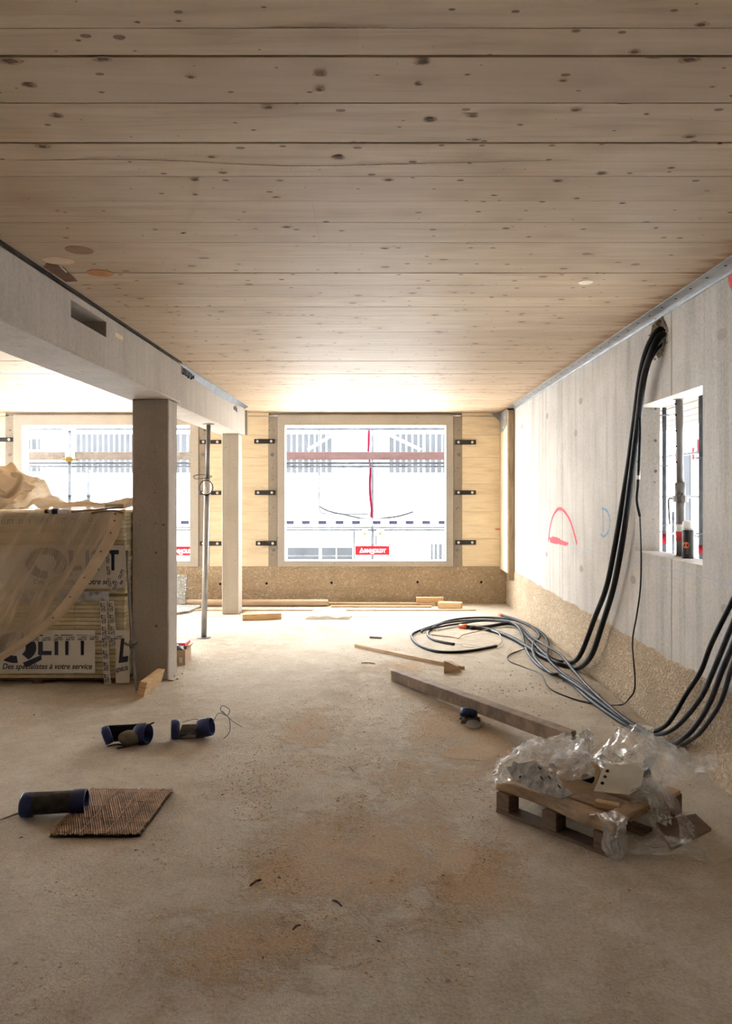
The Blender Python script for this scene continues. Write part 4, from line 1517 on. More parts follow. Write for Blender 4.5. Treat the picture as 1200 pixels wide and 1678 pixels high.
def ribbon(name, path, nu, nv, crumple, fold, seed, m=None, gather=0.0):
    """a crumpled strip of film: path is a list of (left point, right point)"""
    Ls = spline([Vector(a) for a, b in path], 8)
    Rs = spline([Vector(b) for a, b in path], 8)

    def fn(u, v):
        q = v * (len(Ls) - 1)
        i = min(int(q), len(Ls) - 2)
        a, b = Ls[i].lerp(Ls[i + 1], q - i), Rs[i].lerp(Rs[i + 1], q - i)
        p = a.lerp(b, u)
        w = (b - a).length
        k = Vector((noise.noise(Vector((u * fold, v * 5, seed))), noise.noise(Vector((u * fold, v * 5, seed + 9))), noise.noise(Vector((u * fold, v * 5, seed + 17)))))
        k2 = Vector((noise.noise(Vector((u * 11, v * 17, seed + 3))), noise.noise(Vector((u * 11, v * 17, seed + 5))), noise.noise(Vector((u * 11, v * 17, seed + 8)))))
        k3 = abs(noise.noise(Vector((u * 5 + 2, v * 9, seed + 30)))) - .2
        rg = 1 - 2.4 * abs(noise.noise(Vector((u * fold * .8 + 3, v * 4 + u * 2, seed + 40))))
        rg2 = 1 - 2.4 * abs(noise.noise(Vector((u * fold * 1.7 - v * 3, v * 8, seed + 50))))
        p = p + k * crumple * .7 + k2 * crumple * .14 + Vector((0, -.6, .8)) * (rg * .45 + rg2 * .22) * crumple
        p.z = max(p.z, .006)
        return p
    mb_ = MB()
    mb_.grid(fn, nu, nv)
    return obj(name, mb_, m or m_film, fw, True)


ribbon('crumpled_sheet', [(P(806, 1262, 3.66), P(812, 1290, 3.55)), (P(830, 1238, 3.75), P(842, 1282, 3.52)), (P(862, 1222, 3.85), P(880, 1262, 3.66)), (P(905, 1215, 3.9), P(925, 1268, 3.66)), (P(950, 1208, 3.95), P(968, 1262, 3.72))], 36, 60, .045, 7, 1)
ribbon('crumpled_sheet', [(P(838, 1228, 3.95), P(842, 1242, 3.9)), (P(870, 1216, 4.0), P(880, 1232, 3.92)), (P(900, 1210, 4.05), P(910, 1232, 3.92)), (P(935, 1202, 4.05), P(950, 1240, 3.9))], 20, 40, .04, 6, 5)
ribbon('crumpled_sheet', [(P(895, 1250, 3.70), P(900, 1268, 3.60)), (P(915, 1235, 3.72), P(925, 1285, 3.52)), (P(945, 1225, 3.75), P(958, 1276, 3.55)), (P(966, 1240, 3.75), P(975, 1266, 3.6))], 30, 40, .05, 8, 12)
ribbon('gathered_tuft', [(P(950, 1202, 3.9), P(966, 1196, 3.9)), (P(948, 1222, 3.84), P(972, 1220, 3.84)), (P(945, 1245, 3.78), P(966, 1248, 3.78))], 20, 24, .05, 9, 31)
ribbon('main_bulge', [(P(971, 1240, 3.85), P(976, 1252, 3.80)), (P(995, 1215, 3.85), P(1000, 1262, 3.62)), (P(1020, 1196, 3.85), P(1028, 1272, 3.56)), (P(1045, 1192, 3.82), P(1058, 1258, 3.58)), (P(1070, 1200, 3.8), P(1088, 1250, 3.62))], 44, 60, .05, 6, 44)
ribbon('flat_tail', [(P(1050, 1200, 3.78), P(1040, 1262, 3.66)), (P(1085, 1212, 3.78), P(1075, 1272, 3.62)), (P(1115, 1226, 3.76), P(1100, 1280, 3.62)), (P(1145, 1234, 3.74), P(1135, 1272, 3.66)), (P(1176, 1238, 3.74), P(1172, 1268, 3.70))], 26, 50, .022, 4, 61)
ribbon('hanging_strip', [(P(1046, 1230, 3.66), P(1082, 1240, 3.66)), (P(1064, 1262, 3.55), P(1092, 1268, 3.55)), (P(1078, 1290, 3.42), P(1104, 1298, 3.42)), (P(1092, 1318, 3.34), P(1120, 1335, 3.36)), (P(1112, 1355, 3.30), P(1140, 1362, 3.32)), (P(1118, 1384, 3.27), P(1150, 1376, 3.30))], 20, 60, .022, 5, 77)
ribbon('hanging_strip', [(P(1030, 1300, 3.44), P(1060, 1290, 3.46)), (P(1050, 1300, 3.42), P(1084, 1280, 3.46)), (P(1066, 1328, 3.36), P(1096, 1320, 3.40)), (P(1068, 1352, 3.33), P(1098, 1352, 3.36))], 22, 36, .04, 8, 83)
ribbon('crumpled_sheet', [(P(1026, 1302, 3.46), P(1040, 1322, 3.40)), (P(1042, 1290, 3.50), P(1060, 1322, 3.40)), (P(1062, 1270, 3.56), P(1086, 1300, 3.46))], 20, 26, .04, 8, 91)
ribbon('corner_wrap', [(P(960, 1345, 3.30), P(1010, 1328, 3.30)), (P(970, 1332, 3.22), P(1030, 1342, 3.22)), (P(985, 1350, 3.14), P(1026, 1352, 3.16)), (P(986, 1380, 3.13), P(1028, 1372, 3.15)), (P(994, 1402, 3.13), P(1024, 1398, 3.15)), (P(1002, 1414, 3.14), P(1018, 1412, 3.15))], 30, 60, .022, 7, 101)
ribbon('loose_loop', [(P(1062, 1340, 3.33), P(1066, 1338, 3.33)), (P(1078, 1368, 3.28), P(1084, 1364, 3.28)), (P(1100, 1384, 3.25), P(1104, 1378, 3.25)), (P(1122, 1380, 3.26), P(1124, 1370, 3.27)), (P(1128, 1362, 3.3), P(1126, 1350, 3.3))], 8, 40, .012, 4, 120)
ribbon('floor_sheet', [(F(1030, 1400, .01), F(1050, 1380, .02)), (F(1075, 1402, .01), F(1090, 1372, .03)), (F(1120, 1405, .01), F(1130, 1378, .03)), (F(1165, 1415, .008), F(1150, 1392, .012))], 26, 40, .022, 5, 131, film('thin_film', (.8, .79, .76), .06, .12))


# ================================================================== cables
def hang(x, y, X=1.80):
    return W(x, y, X)


def cable(lab, pts, r, m, name='power_cable', group='black power cables', tip=None, n=8, strip=None):
    t = thing(name, lab, 'cable', (pts[-1].x, pts[-1].y, 0), group)
    obj('sheath', MB().tube(pts, r, n, 6), m, t, True)
    if tip == 'orange':
        a = pts[-1]
        d = (pts[-1] - pts[-2]).normalized()
        obj('orange_cap', MB().cyl(a - d * .02, a + d * .075, r * 1.35, r * 1.15, 12), m_orange, t, True)
    if tip == 'wires':
        a = pts[-1]
        d = (pts[-1] - pts[-2]).normalized()
        for k in range(3):
            s = Vector((R.uniform(-.05, .05), R.uniform(-.05, .05), 0))
            q = [a, a + d * .09 + s * .4 + Vector((0, 0, .01)), a + d * .2 + s * 1.5, a + d * .30 + s * 1.2 + Vector((0, .02, .004)), a + d * .22 - s * .5]
            obj('bare_wire', MB().tube(q, .0025, 5, 5), m_lath if k else m_bolt, t, True)
    return t


inside = hc + Vector((.06, .02, .01))
# from the wall hole down to the floor coil
cable('thick black cable from the wall hole ending grey under the coil', [inside + Vector((0, 0, .02)), hang(1080, 541, 1.83), hang(1062, 570, 1.78), hang(1050, 615, 1.77), hang(1040, 690, 1.79), hang(1029, 770, 1.80), hang(1019, 830, 1.80), hang(1007, 900, 1.80), hang(994, 962, 1.80), hang(976, 1010, 1.79), hang(950, 1075, 1.785), hang(929, 1086, 1.77), F(901, 1078, .03), F(864, 1043, .04), F(848, 1026, .04), F(831, 1022, .035), F(799, 1027, .02), F(772, 1029, .02)], .021, m_rubber)
cable('thick black cable from the wall hole with an orange tip inside the coil', [inside + Vector((0, -.03, -.02)), hang(1085, 548, 1.83), hang(1070, 572, 1.78), hang(1055, 620, 1.77), hang(1046, 690, 1.78), hang(1036, 770, 1.79), hang(1027, 840, 1.79), hang(1017, 905, 1.79), hang(1005, 965, 1.79), hang(988, 1021, 1.78), hang(968, 1077, 1.77), hang(944, 1095, 1.76), F(915, 1087, .025), F(890, 1076, .024), F(866, 1061, .024), F(840, 1046, .023), F(816, 1036, .023), F(794, 1030, .023), F(763, 1027, .023)], .022, m_rubber, tip='orange')
# thin wire beside them
thn = [inside + Vector((0, -.06, -.03)), hang(1072, 580, 1.80), hang(1051, 640, 1.78), hang(1049, 720, 1.79), hang(1046, 790, 1.81), hang(1044, 820, 1.81), hang(1049, 846, 1.82)]
tw = cable('thin black wire hanging from the wall hole past the square opening', thn, .010, m_rubber, 'thin_wire', None, n=7)
obj('sheath', MB().tube([hang(1049, 846, 1.82), hang(1051, 900, 1.82), hang(1050, 960, 1.82), hang(1044, 1007, 1.82), hang(1037, 1053, 1.82), hang(1041, 1123, 1.80), hang(1031, 1145, 1.77), F(1018, 1155, .008), F(985, 1155, .008), F(939, 1145, .008), F(901, 1128, .03), F(887, 1105, .05), F(864, 1095, .008), F(836, 1084, .007), F(834, 1074, .007), F(858, 1064, .012), F(880, 1059, .05)], .0055, 6, 6), m_rubber, tw, True)
lbz = hang(1046.5, 779, 1.808)
obj('white_label', MB().cyl(lbz + Vector((0, 0, -.028)), lbz + Vector((0, 0, .028)), .0125, n=10), m_white, tw)

# four from the right, along the floor to the coil
R1 = [hang(1212, 960, 1.80), hang(1200, 986, 1.80), hang(1167, 1053, 1.80), hang(1149, 1100, 1.80), hang(1126, 1136, 1.80), hang(1103, 1175, 1.79), hang(1087, 1192, 1.77), F(1066, 1198, .03), F(1040, 1187, .03)]
R2 = [hang(1214, 990, 1.79), hang(1200, 1024, 1.79), hang(1169, 1100, 1.79), hang(1149, 1143, 1.79), hang(1120, 1180, 1.78), hang(1097, 1198, 1.76), F(1073, 1203, .02), F(1048, 1193, .016)]
R3 = [hang(1216, 1020, 1.78), hang(1200, 1060, 1.78), hang(1183, 1100, 1.78), hang(1164, 1150, 1.78), hang(1143, 1186, 1.77), hang(1120, 1210, 1.75), F(1100, 1219, .03), F(1078, 1212, .016), F(1045, 1196, .016)]
R4 = [hang(1218, 1050, 1.77), hang(1200, 1092, 1.77), hang(1183, 1147, 1.77), hang(1161, 1183, 1.76), hang(1140, 1207, 1.75), F(1113, 1222, .03), F(1086, 1217, .045), F(1050, 1195, .04)]
cable('black cable of the right bundle that makes the widest loop of the coil', R1 + [F(1023, 1180, .03), F(985, 1152, .03), F(950, 1122, .035), F(925, 1105, .045), F(902, 1084, .05), F(897, 1070, .04), F(899, 1057, .03), F(894, 1044, .03), F(879, 1031, .03), F(855, 1020, .04), F(831, 1014, .05), F(799, 1012, .03), F(764, 1013, .02), F(736, 1017, .03), F(712, 1025, .03), F(680, 1036.5, .014), F(675, 1045, .014), F(688, 1058, .014), F(714, 1067, .014), F(747, 1068.5, .014), F(781, 1065, .014), F(814, 1058.5, .014)], .0135, m_rubber)
cable('grey-black cable of the right bundle with bare wires inside the coil', R2 + [F(1023, 1186, .016), F(967, 1147, .016), F(929, 1114, .016), F(890, 1096, .016), F(870, 1077, .016), F(861, 1059, .016), F(857, 1042, .05), F(848, 1026, .07), F(829, 1017, .06), F(790, 1016, .014), F(751, 1018, .04), F(723, 1022.5, .05), F(706.5, 1031, .014), F(701, 1039, .014), F(708, 1047, .014), F(725, 1052, .014), F(745, 1055.5, .014)], .014, m_rubber_grey, tip='wires')
cable('grey-black cable of the right bundle with an orange tip by the wall foot', R3 + [F(1010, 1172, .016), F(960, 1133, .04), F(920, 1107, .04), F(903, 1103, .04), F(881, 1083, .03), F(874, 1068, .04), F(874.5, 1055, .04), F(883, 1046, .03), F(883, 1038, .03), F(866, 1023.5, .03), F(840, 1013, .03), F(822, 1008, .016)], .0145, m_rubber_grey, tip='orange')
cable('black cable of the right bundle ending at a taped joint beside the coil', R4 + [F(1012, 1168, .05), F(967, 1128, .05), F(940, 1098, .04), F(918, 1072, .04), F(895, 1058, .055), F(872, 1044, .05), F(858, 1030, .05), F(845, 1022, .05), F(800, 1017, .04), F(760, 1021, .03), F(700, 1031, .03), F(691, 1036, .013)], .0125, m_rubber_grey, tip='wires')
tag(obj('cable_tie', MB().tube([F(816, 1058, .02), F(823, 1050, .02), F(818, 1038, .05), F(806, 1033, .04)], .005, 6, 5), m_grey_pl), 'grey loose wire end at the right side of the cable coil', 'wire')
tag(obj('thin_lath', MB().tube([F(707, 1040, .006), F(742, 1044, .006), F(752, 1046, .006), F(760, 1040, .02), F(800, 1031, .03)], .006, 6, 3), m_lath), 'thin bent lath lying inside the cable coil', 'lath')
tag(obj('paper_tag', MB().prism([F(1056, 1189, .055), F(1070, 1192, .05), F(1066, 1197, .05), F(1051, 1193, .055)], (0, 0, .004)), m_white, fix=True), 'small white tag on the cable bundle by the wall foot', 'tag')

# ================================================================== in the square opening of the right wall
PX, PY = 1.985, 4.80
sp_ = thing('slim_prop', 'dark slotted steel prop standing in the square wall opening', 'prop', (PX, PY, OZ0))
B0, B1 = Vector((PX, PY, OZ0)), Vector((PX - .012, PY, OZ1))
bt_ = lambda t: B0 + (B1 - B0) * t
obj('base_plate', MB().cyl(B0 + Vector((0, 0, .0)), B0 + Vector((0, 0, .006)), .04, n=16), m_steel_dark, sp_)
obj('outer_tube', MB().cyl(bt_(.006), bt_(.47), .030, n=18), m_steel_dark, sp_, True)
obj('inner_tube', MB().cyl(bt_(.40), bt_(.995), .023, n=16), m_steel_dark, sp_, True)
obj('head_plate', MB().cyl(B1 - Vector((0, 0, .006)), B1, .036, n=16), m_steel_dark, sp_)
obj('sleeve', MB().cyl(bt_(.35), bt_(.47), .034, n=18), m_steel_dark, sp_, True)
for t in (.60, .70, .80, .90, .97):
    c = bt_(t)
    obj('pin_hole', MB().cyl(c + Vector((-.0225, -.004, 0)), c + Vector((-.0245, -.006, 0)), .007, n=8), m_hole, sp_)
nutc = bt_(.365)
obj('adjusting_nut', MB().cyl(nutc - Vector((0, 0, .02)), nutc + Vector((0, 0, .02)), .048, n=12), m_steel_dark, sp_)
obj('nut_handle', MB().tube([nutc + Vector((-.03, .03, .0)), nutc + Vector((-.05, .06, .0)), nutc + Vector((-.05, .065, -.05)), nutc + Vector((-.045, .06, -.17))], .007, 6, 4).tube([nutc + Vector((-.02, -.03, .01)), nutc + Vector((-.01, -.07, .035))], .010, 6, 2), m_steel_dark, sp_, True)
obj('white_label', MB().cyl(bt_(.16), bt_(.205), .0308, n=18), m_white, sp_, True)
obj('red_label', MB().cyl(bt_(.10), bt_(.16), .0308, n=18), m_red, sp_, True)
fc = Vector((1.972, 4.66, OZ0))
cn = thing('foam_can', 'black spray foam can with white cap and orange dot on the opening sill', 'can', fc)
MC = Matrix.Translation(fc)
obj('body', MB().lathe([(.034, 0), (.036, .004), (.036, .178), (.033, .186), (.028, .19)], MC, 24), m_black, cn, True)
obj('cap', MB().lathe([(.033, .19), (.0345, .192), (.0335, .225), (.027, .238), (.012, .240)], MC, 24), m_white, cn, True)
obj('rim', MB().cyl(fc + Vector((0, 0, .181)), fc + Vector((0, 0, .189)), .0368, n=24), m_steel, cn)
dv = Vector((0 - fc.x, 0 - fc.y, 0)).normalized()
sv = Vector((-dv.y, dv.x, 0))
dt = MB()
for i in range(12):
    a0, a1 = i * PI / 6, (i + 1) * PI / 6
    pp = [Vector((0, 0)), Vector((math.cos(a0), math.sin(a0))) * .021, Vector((math.cos(a1), math.sin(a1))) * .021]
    vs = []
    for q in pp:
        th = q.x / .036 - .35
        vs.append(fc + (dv * math.cos(th) + sv * math.sin(th)) * .0366 + Vector((0, 0, .085 + q.y)))
    dt.add(vs, [(0, 1, 2)])
obj('orange_dot', dt, m_orange, cn)
ln = MB()
for k in range(5):
    ln.box((-.012, -.0001, .03 + k * .009), (.004, .0001, .033 + k * .009), Matrix.Translation(fc + dv * .0366) @ Matrix(((sv.x, dv.x, 0, 0), (sv.y, dv.y, 0, 0), (0, 0, 1, 0), (0, 0, 0, 1))))
o = obj('print_lines', ln, m_grey_pl, cn)
o['kind'] = 'stuff'

# ================================================================== outside: scaffold, sign, opposite houses
m_out_wall = plain('white_render', (.80, .80, .80), .9, 0, .02, 2, .05)
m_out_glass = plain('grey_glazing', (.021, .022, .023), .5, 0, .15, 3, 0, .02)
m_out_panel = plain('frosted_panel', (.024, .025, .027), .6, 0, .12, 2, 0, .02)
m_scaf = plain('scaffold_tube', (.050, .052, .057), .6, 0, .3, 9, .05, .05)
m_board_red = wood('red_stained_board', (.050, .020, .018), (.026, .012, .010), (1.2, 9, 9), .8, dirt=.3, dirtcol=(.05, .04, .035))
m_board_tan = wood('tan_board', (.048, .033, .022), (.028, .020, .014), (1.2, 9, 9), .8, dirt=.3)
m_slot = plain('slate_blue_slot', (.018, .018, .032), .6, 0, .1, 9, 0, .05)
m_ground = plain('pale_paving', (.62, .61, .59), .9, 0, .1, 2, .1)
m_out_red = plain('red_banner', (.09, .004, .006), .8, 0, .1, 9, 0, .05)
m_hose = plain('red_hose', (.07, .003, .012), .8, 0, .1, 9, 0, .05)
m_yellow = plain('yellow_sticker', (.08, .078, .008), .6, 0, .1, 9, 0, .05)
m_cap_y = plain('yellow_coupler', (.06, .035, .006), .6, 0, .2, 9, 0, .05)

struct(obj('ground', MB().box((-60, 10.8, -4.2), (60, 70, -4.0)).box((2.1, -30, -4.2), (60, 10.8, -4.0)), m_ground))


def pole(name, a, b, r, m, lab, cat='scaffold', group='scaffold tubes outside', n=10):
    return tag(obj(name, MB().cyl(a, b, r, n=n), m, smooth=False), lab, cat, group)


YS = 12.0                                            # scaffold plane outside the back windows
sc = thing('facade_scaffold', 'white tube scaffold outside the two back windows', 'scaffold', (0, YS, -4))
for x in (607.5,):
    c = P(x, 800, YS + .35)
    obj('standard', MB().cyl((c.x + .03, c.y, -4), (c.x + .03, c.y, 4.5), .024, n=12), m_scaf, sc, True)
for px, yy in ((114, YS - .1), (145, YS + .9)):
    c = P(px, 800, yy)
    obj('standard', MB().cyl((c.x, c.y, -4), (c.x, c.y, 2.66 if px == 114 else 2.0), .030 if px == 114 else .034, n=12), m_scaf, sc, True)
    z = P(0, 812, yy).z
    obj('rosette', MB().cyl((c.x, c.y, z), (c.x, c.y, z + .012), .07, n=12), m_scaf, sc)
for yp, r_ in ((702.5, .028), (759, .024), (764.5, .020)):
    z = P(0, yp, YS).z
    obj('ledger', MB().cyl((-9, YS, z), (1.4, YS, z), r_, n=12), m_scaf, sc, True)
for k, (a, b_, m) in enumerate(((20, 107, m_board_tan), (123, 330, m_board_tan), (463, 734, m_board_red))):
    p, q = P(a, 754, YS - .05), P(b_, 740.5, YS - .05)
    obj('guard_board', MB().bbox((p.x, YS - .08, p.z), (q.x, YS - .045, q.z), .004), m, sc)
c = P(114, 753, YS - .12)
obj('coupler', MB().bbox((c.x - .05, c.y - .05, c.z - .04), (c.x + .04, c.y + .02, c.z + .05), .012).cyl((c.x - .11, c.y, c.z + .0), (c.x + .12, c.y, c.z + .0), .022, n=8), m_cap_y, sc)
c = P(114, 703, YS - .12)
obj('coupler', MB().bbox((c.x - .05, c.y - .04, c.z - .03), (c.x + .05, c.y + .02, c.z + .03), .01).cyl((c.x - .10, c.y, c.z + .01), (c.x + .10, c.y, c.z - .01), .018, n=8), m_steel_dark, sc)
# loops of cable under the ledger
for (a, b_, yb) in ((470, 494, 775), (119, 136, 777), (157, 182, 777)):
    pts = [P(a, 765, YS - .02), P(a + 1, 769, YS - .02), P((a + b_) / 2, yb, YS - .02), P(b_ - 1, 769, YS - .02), P(b_, 765, YS - .02)]
    obj('cable_loop', MB().tube(pts, .008, 6, 5), m_scaf, sc)
# lower deck: slotted toe board, ledgers
p, q = P(463, 861, YS), P(735, 851, YS)
tbo = obj('toe_board', MB().box((-4.2, YS, p.z), (1.5, YS + .03, q.z)), m_white, sc)
for x in (475, 501.5, 528.5, 556.5, 583.5, 617.5, 644.5, 671.5, 698.5, 725.5, 303):
    a, b_ = P(x - 6.6, 859, YS), P(x + 6.6, 853.5, YS)
    obj('slot', MB().box((a.x, YS - .004, a.z), (b_.x, YS + .001, b_.z)), m_slot, tbo)
for yp, r_ in ((850.5, .010), (864.5, .016), (868.5, .018), (882, .008), (921, .012)):
    z = P(0, yp, YS + .1).z
    if yp != 882:
        obj('ledger', MB().cyl((-4.2, YS + .1, z), (1.5, YS + .1, z), r_, n=10), m_scaf, sc, True)
for x in (580.5, 640):
    a = P(x, 870, YS + .15)
    obj('frame_tube', MB().cyl((a.x, a.y, P(0, 930, a.y).z), (a.x, a.y, a.z), .012, n=8), m_scaf, sc, True)
a = P(580, 893, YS + .15)
obj('frame_tube', MB().cyl(a, P(640, 893, YS + .15), .010, n=8), m_scaf, sc, True)
a = P(463, 911, YS + .15)
obj('frame_tube', MB().cyl(a, P(735, 911, YS + .15), .010, n=8), m_scaf, sc, True)
# white pipes behind the hanging cables
for pts in ([(523, 700), (523, 760), (523, 825), (524, 836), (531, 841.5), (560, 842), (604, 842.5)], [(694, 700), (694, 830), (692, 840), (684, 844), (640, 846), (612, 848)]):
    obj('white_pipe', MB().tube([P(x, y, YS + .5) for x, y in pts], .014, 8, 4), m_scaf if pts[0][0] == 523 else m_white, sc, True)

hs = obj('red_hose', MB().tube([P(x, y, YS + .2) for x, y in ((605, 700), (604.5, 722), (604, 740), (606, 757), (607, 772), (606, 795), (607, 815), (609, 832), (608.5, 848))], .022, 8, 5), m_hose, smooth=True)
tag(hs, 'red hose hanging down the scaffold outside the middle window', 'hose')
for pts, lab in (([(524, 830), (535, 836), (548, 840), (566, 843.5), (585, 848), (604, 851)], 'black cable outside the middle window, left of the red hose'), ([(612, 851), (630, 849), (650, 846.5), (664, 843), (678, 838.5)], 'black cable outside the middle window, right of the red hose')):
    tag(obj('slack_cable', MB().tube([P(x, y, YS + .2) for x, y in pts], .017, 6, 5), m_rubber, smooth=True), lab, 'cable')
for x0, x1, lab in ((593.5, 602, 'white junction box with a yellow sticker left of the red hose foot'), (617, 629.5, 'white junction box with a yellow sticker right of the red hose foot')):
    a, b_ = P(x0, 878.5, YS + .05), P(x1, 868.5, YS + .05)
    jb = thing('junction_box', lab, 'box', (a.x, a.y, a.z), 'junction boxes on the scaffold')
    obj('body', MB().bbox((a.x, a.y - .03, a.z), (b_.x, a.y + .05, b_.z), .006), m_white, jb)
    xm, zm = (a.x + b_.x) / 2, (a.z + b_.z) / 2
    obj('sticker', MB().add([(xm - .03, a.y - .032, zm - .026), (xm + .03, a.y - .032, zm - .026), (xm, a.y - .032, zm + .03)], [(0, 1, 2)]), m_yellow, jb)
    for dx in (-.022, .022):
        obj('lead', MB().tube([Vector((xm + dx, a.y, a.z)), Vector((xm + dx * 1.2, a.y, a.z - .06)), Vector((xm + dx * .6, a.y + .02, a.z - .13))], .006, 6, 4), m_rubber_grey, jb)
for x in (611.5, 616):
    a = P(x, 870, YS + .08)
    obj('lead_pipe', MB().cyl(a, P(x + .5, 892, YS + .08), .012, n=8), m_scaf, sc, True)


def banner(x0, x1, y0, y1, lab):
    a, b_ = P(x0, y1, YS + .05), P(x1, y0, YS + .05)
    w, h = b_.x - a.x, b_.z - a.z
    t = thing('red_banner', lab, 'sign', a, 'company banners on the scaffold')
    obj('cloth', MB().box((a.x, a.y, a.z), (b_.x, a.y + .006, b_.z)), m_out_red, t)
    yl = a.y - .003
    ox, oz = a.x + w * .13, a.z + h * .27
    obj('triangle_outline', MB().add([(ox, yl, oz), (ox + w * .13, yl, oz), (ox + w * .065, yl, oz + h * .52), (ox + w * .03, yl, oz + h * .08), (ox + w * .10, yl, oz + h * .08), (ox + w * .065, yl, oz + h * .36)], [(0, 1, 4, 3), (1, 2, 5, 4), (2, 0, 3, 5)]), m_white, t)
    lettering('lettering', 'RNHOLDT', (ox + w * .14, yl, oz), (w * .62, 0, 0), (0, 0, h * .40), m_white, t, bold=.04)
    obj('small_mark', MB().add([(a.x + w * .44, yl, a.z + h * .2), (a.x + w * .50, yl, a.z + h * .1), (a.x + w * .56, yl, a.z + h * .2)], [(0, 1, 2)]), m_white, t)


banner(582, 638.5, 894.5, 909.5, 'red company banner with white lettering on the scaffold outside the middle window')
banner(268, 325, 895, 910.5, 'red company banner with white lettering glimpsed right of the big column')

# opposite apartment house
YF = 24.0
hb = thing('apartment_house', 'bright white apartment house with balconies across the street', 'building', (0, YF, -4))
obj('wall', MB().box((-45, YF, -4), (25, YF + 6, 7.5)), m_out_wall, hb)


def wall_rect(name, x0, x1, y0, y1, m, depth=.03, Y=YF):
    a, b_ = P(x0, y1, Y), P(x1, y0, Y)
    return obj(name, MB().box((a.x, Y - depth, a.z), (b_.x, Y + .02, b_.z)), m, hb)


def balcony(x0, x1, n, y0=711, y1=775):
    a, b_ = P(x0, y1, YF - 1.0), P(x1, y0, YF - 1.0)
    w = (b_.x - a.x) / n
    for i in range(n):
        obj('railing_panel', MB().box((a.x + w * (i + .1), a.y, a.z), (a.x + w * (i + .88), a.y + .02, b_.z)), m_out_panel, hb)
    obj('balcony_slab', MB().box((a.x - .3, a.y - .05, a.z - .45), (b_.x + .3, YF, a.z - .05)), m_out_wall, hb)


balcony(468, 545, 8)
balcony(637, 735, 10)
balcony(124, 232, 12)
balcony(285, 330, 4)
for x0, x1 in ((47, 49.5), (53, 60), (62.5, 66)):
    wall_rect('window', x0, x1, 719, 737, m_out_glass)
    wall_rect('window', x0, x1, 765, 773, m_out_glass)
for x0, x1 in ((471.5, 523), (527.5, 551), (552, 578)):
    wall_rect('window', x0, x1, 897, 918, m_out_glass)
for x0, x1 in ((706, 709.5), (712, 717), (719, 724.5), (727, 731)):
    wall_rect('railing_panel', x0, x1, 891, 918, m_out_panel)
for x0, x1, yy in ((463, 580, 870), (463, 580, 876), (463, 590, 781), (700, 740, 781), (640, 740, 868)):
    wall_rect('string_course', x0, x1, yy, yy + 2, m_out_wall, .25)
# stair rails on the balconies
for a, b_ in (((505, 737), (546, 712)), ((637, 712), (690, 737))):
    obj('handrail', MB().cyl(P(a[0], a[1], YF - 1.3), P(b_[0], b_[1], YF - 1.3), .04, n=8), m_white, hb)

# outside the square opening: neighbouring house, scaffold
hn = thing('neighbour_house', 'white neighbouring house seen through the square wall opening', 'building', (9, 18, -4))
obj('wall', MB().box((6.2, -12, -4), (12, 20, 13)), m_out_wall, hn)
for yk in (14.5, 18.5, 21):
    obj('shutter', MB().box((6.17, yk - 4, .6), (6.2, yk - 3.5, 2.4)), m_out_panel, hn)
struct(obj('wall_added_shade', MB().box((2.03, 3.0, -4), (6.2, 3.2, 13)), plain('shade_wall_dark', (.10, .09, .08), .9)))  # unseen wall, added to keep sky light off the opening's jamb
sd = thing('side_scaffold', 'scaffold tubes and deck seen through the square wall opening', 'scaffold', (3.6, 8, -4))
for px, X, r_, top in ((1089, 3.4, .024, 2.6), (1103.5, 4.6, .022, 1.3), (1150, 3.0, .026, 4)):
    Y = FPX * X / (px - CX)
    obj('standard', MB().cyl((X, Y, -4), (X, Y, top), r_, n=12), m_scaf, sd, True)
    for z in (.55, 1.2, 1.9, 2.5):
        if z < top:
            obj('rosette', MB().cyl((X, Y, z), (X, Y, z + .012), .06, n=12), m_scaf, sd)
    if px != 1103.5:
        obj('red_label', MB().cyl((X, Y, .98 if px == 1089 else 1.02), (X, Y, 1.10), r_ + .002, n=12), m_out_red, sd, True)
for yp, X in ((814, 4.6), (876, 4.6), (745, 4.6)):
    z = EYE - (yp - CY) * X / (1118 - CX)
    obj('ledger', MB().cyl((X, 5, z), (X, 16, z), .022, n=10), m_scaf, sd, True)
for k in range(9):
    X = 2.08 + k * .30
    obj('deck_plank', MB().bbox((X, 4.0, 2.62), (X + .27, 14, 2.66), .004), m_board_tan, sd)
for k, (px, py) in enumerate(((1110, 746), (1137, 743), (1145, 730))):
    c = W(px, py, 6.1)
    obj('red_tag', MB().box((6.08, c.y - .04, c.z - .12), (6.1, c.y + .04, c.z + .12)), m_out_red, sd)

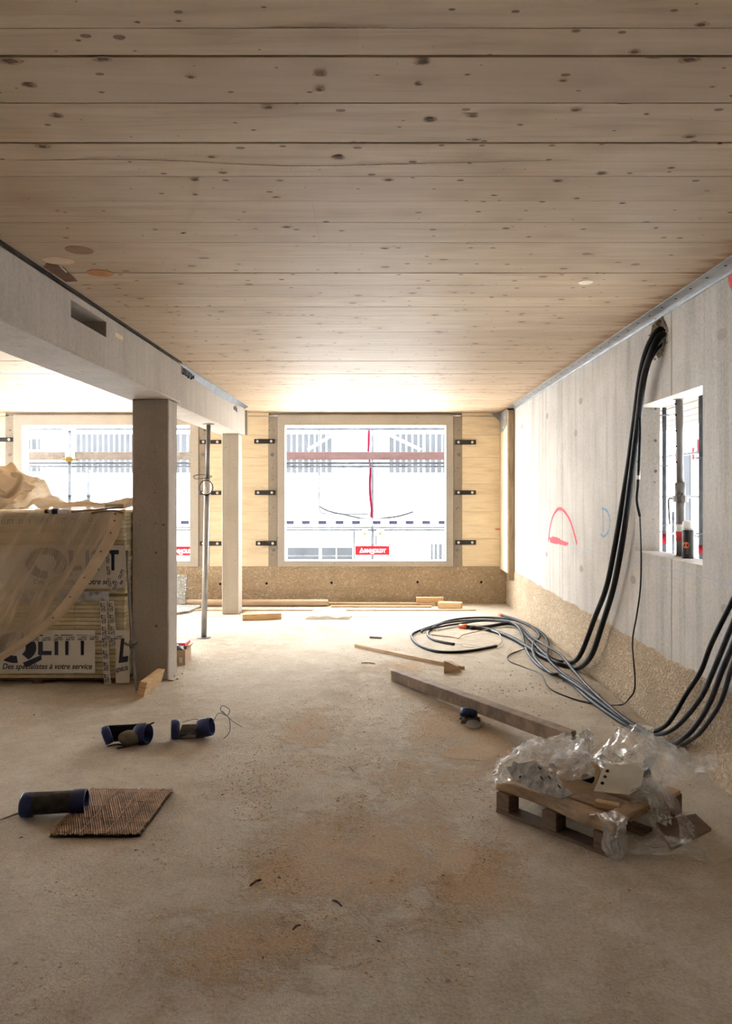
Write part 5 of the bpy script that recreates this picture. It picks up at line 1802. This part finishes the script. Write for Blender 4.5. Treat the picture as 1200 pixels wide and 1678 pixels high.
# ================================================================== sawdust and crumbs on the floor
def scatter(name, n, spots, smin, smax, m, flat, lab, cat):
    v, f = [], []
    rr = random.Random(n)
    for k in range(n):
        x, y, sx, sy = spots[rr.randrange(len(spots))]
        px, py = rr.gauss(x, sx), rr.gauss(y, sy)
        if px > 1.80 or px < -3.3 or py < 2.0 or py > 10.4:
            continue
        if -2.2 < px < -1.7 and py > 6.0 or (px < -2.0 and py > 5.95):
            continue
        if abs((px - .145) * 1.91 + (py - 6.19) * .985) < .16 and -.1 < px < 1.3:
            continue
        if noise.noise(Vector((px * 3.1, py * 2.6, 1.7))) + .5 * noise.noise(Vector((px * 9, py * 8, 4))) < .02:
            continue
        s = smin + (smax - smin) * rr.random() ** 2.5
        a = rr.uniform(0, 6.28)
        i = len(v)
        c_, s_ = math.cos(a) * s, math.sin(a) * s
        v += [(px - c_, py - s_, -.0005), (px + c_, py + s_, -.0005), (px - s_ * .5, py + c_ * .5, -.0005), (px, py, s * flat)]
        f += [(i, i + 1, i + 3), (i + 1, i + 2, i + 3), (i + 2, i, i + 3)]
    mb_ = MB()
    mb_.v, mb_.f = v, f
    return tag(obj(name, mb_, m), lab, cat, kind='stuff')


SP = [(a[0], a[1], a[2] * .75, a[3] * .7) for a in SAWDUST] + [(-.1, 2.9, .8, .45), (-.5, 3.9, .3, .5), (.1, 2.5, .9, .3)]
scatter('sawdust', 26000, SP + [SP[0], SP[2], SP[2], SP[3]], .0025, .011, m_sawdust, .4, 'orange sawdust strewn in patches over the concrete floor', 'sawdust')
scatter('dust_crumbs', 5000, [(0, 5.5, 1.2, 2.6)], .002, .007, plain('pale_crumb', (.50, .40, .29), .95), .6, 'pale crumbs of dirt strewn over the whole floor', 'crumbs')
scatter('dark_chips', 520, [(0, 5.5, 1.2, 2.4), (-1, 3, 1, 1)], .003, .016, m_chip, .35, 'dark bark and mortar chips strewn over the floor', 'chips')
scatter('wall_rubble', 1500, [(1.70, 6.2, .05, 1.6), (1.2, 5.7, .25, .5), (-.5, 10.2, 1.2, .12)], .003, .014, plain('rubble', (.36, .27, .18), .95), .6, 'brown crumbs along the feet of the walls', 'rubble')
for k, (x0, y0, x1, y1) in enumerate(((592, 1087, 615, 1088), (480, 1525, 493, 1518), (545, 1477, 560, 1487), (573, 1258, 580, 1265), (410, 1453, 428, 1443))):
    a, b_ = F(x0, y0), F(x1, y1)
    labs = ('dark splinter on the pale floor between the batten and the timber', 'dark bent splinter on the near floor, lowest in the photo', 'dark splinter on the near floor under the sawdust patches', 'pale twig in the middle of the floor', 'dark splinter on the near floor, left of the sawdust patches')
    d = b_ - a
    tag(obj('splinter', MB().tube([a + Vector((0, 0, .004)), a + d * .5 + Vector((0, .006, .007)), b_ + Vector((0, 0, .004))], lambda t: .005 - .0035 * abs(t - .4), 5, 3), m_chip if k != 3 else m_lath), labs[k], 'splinter')
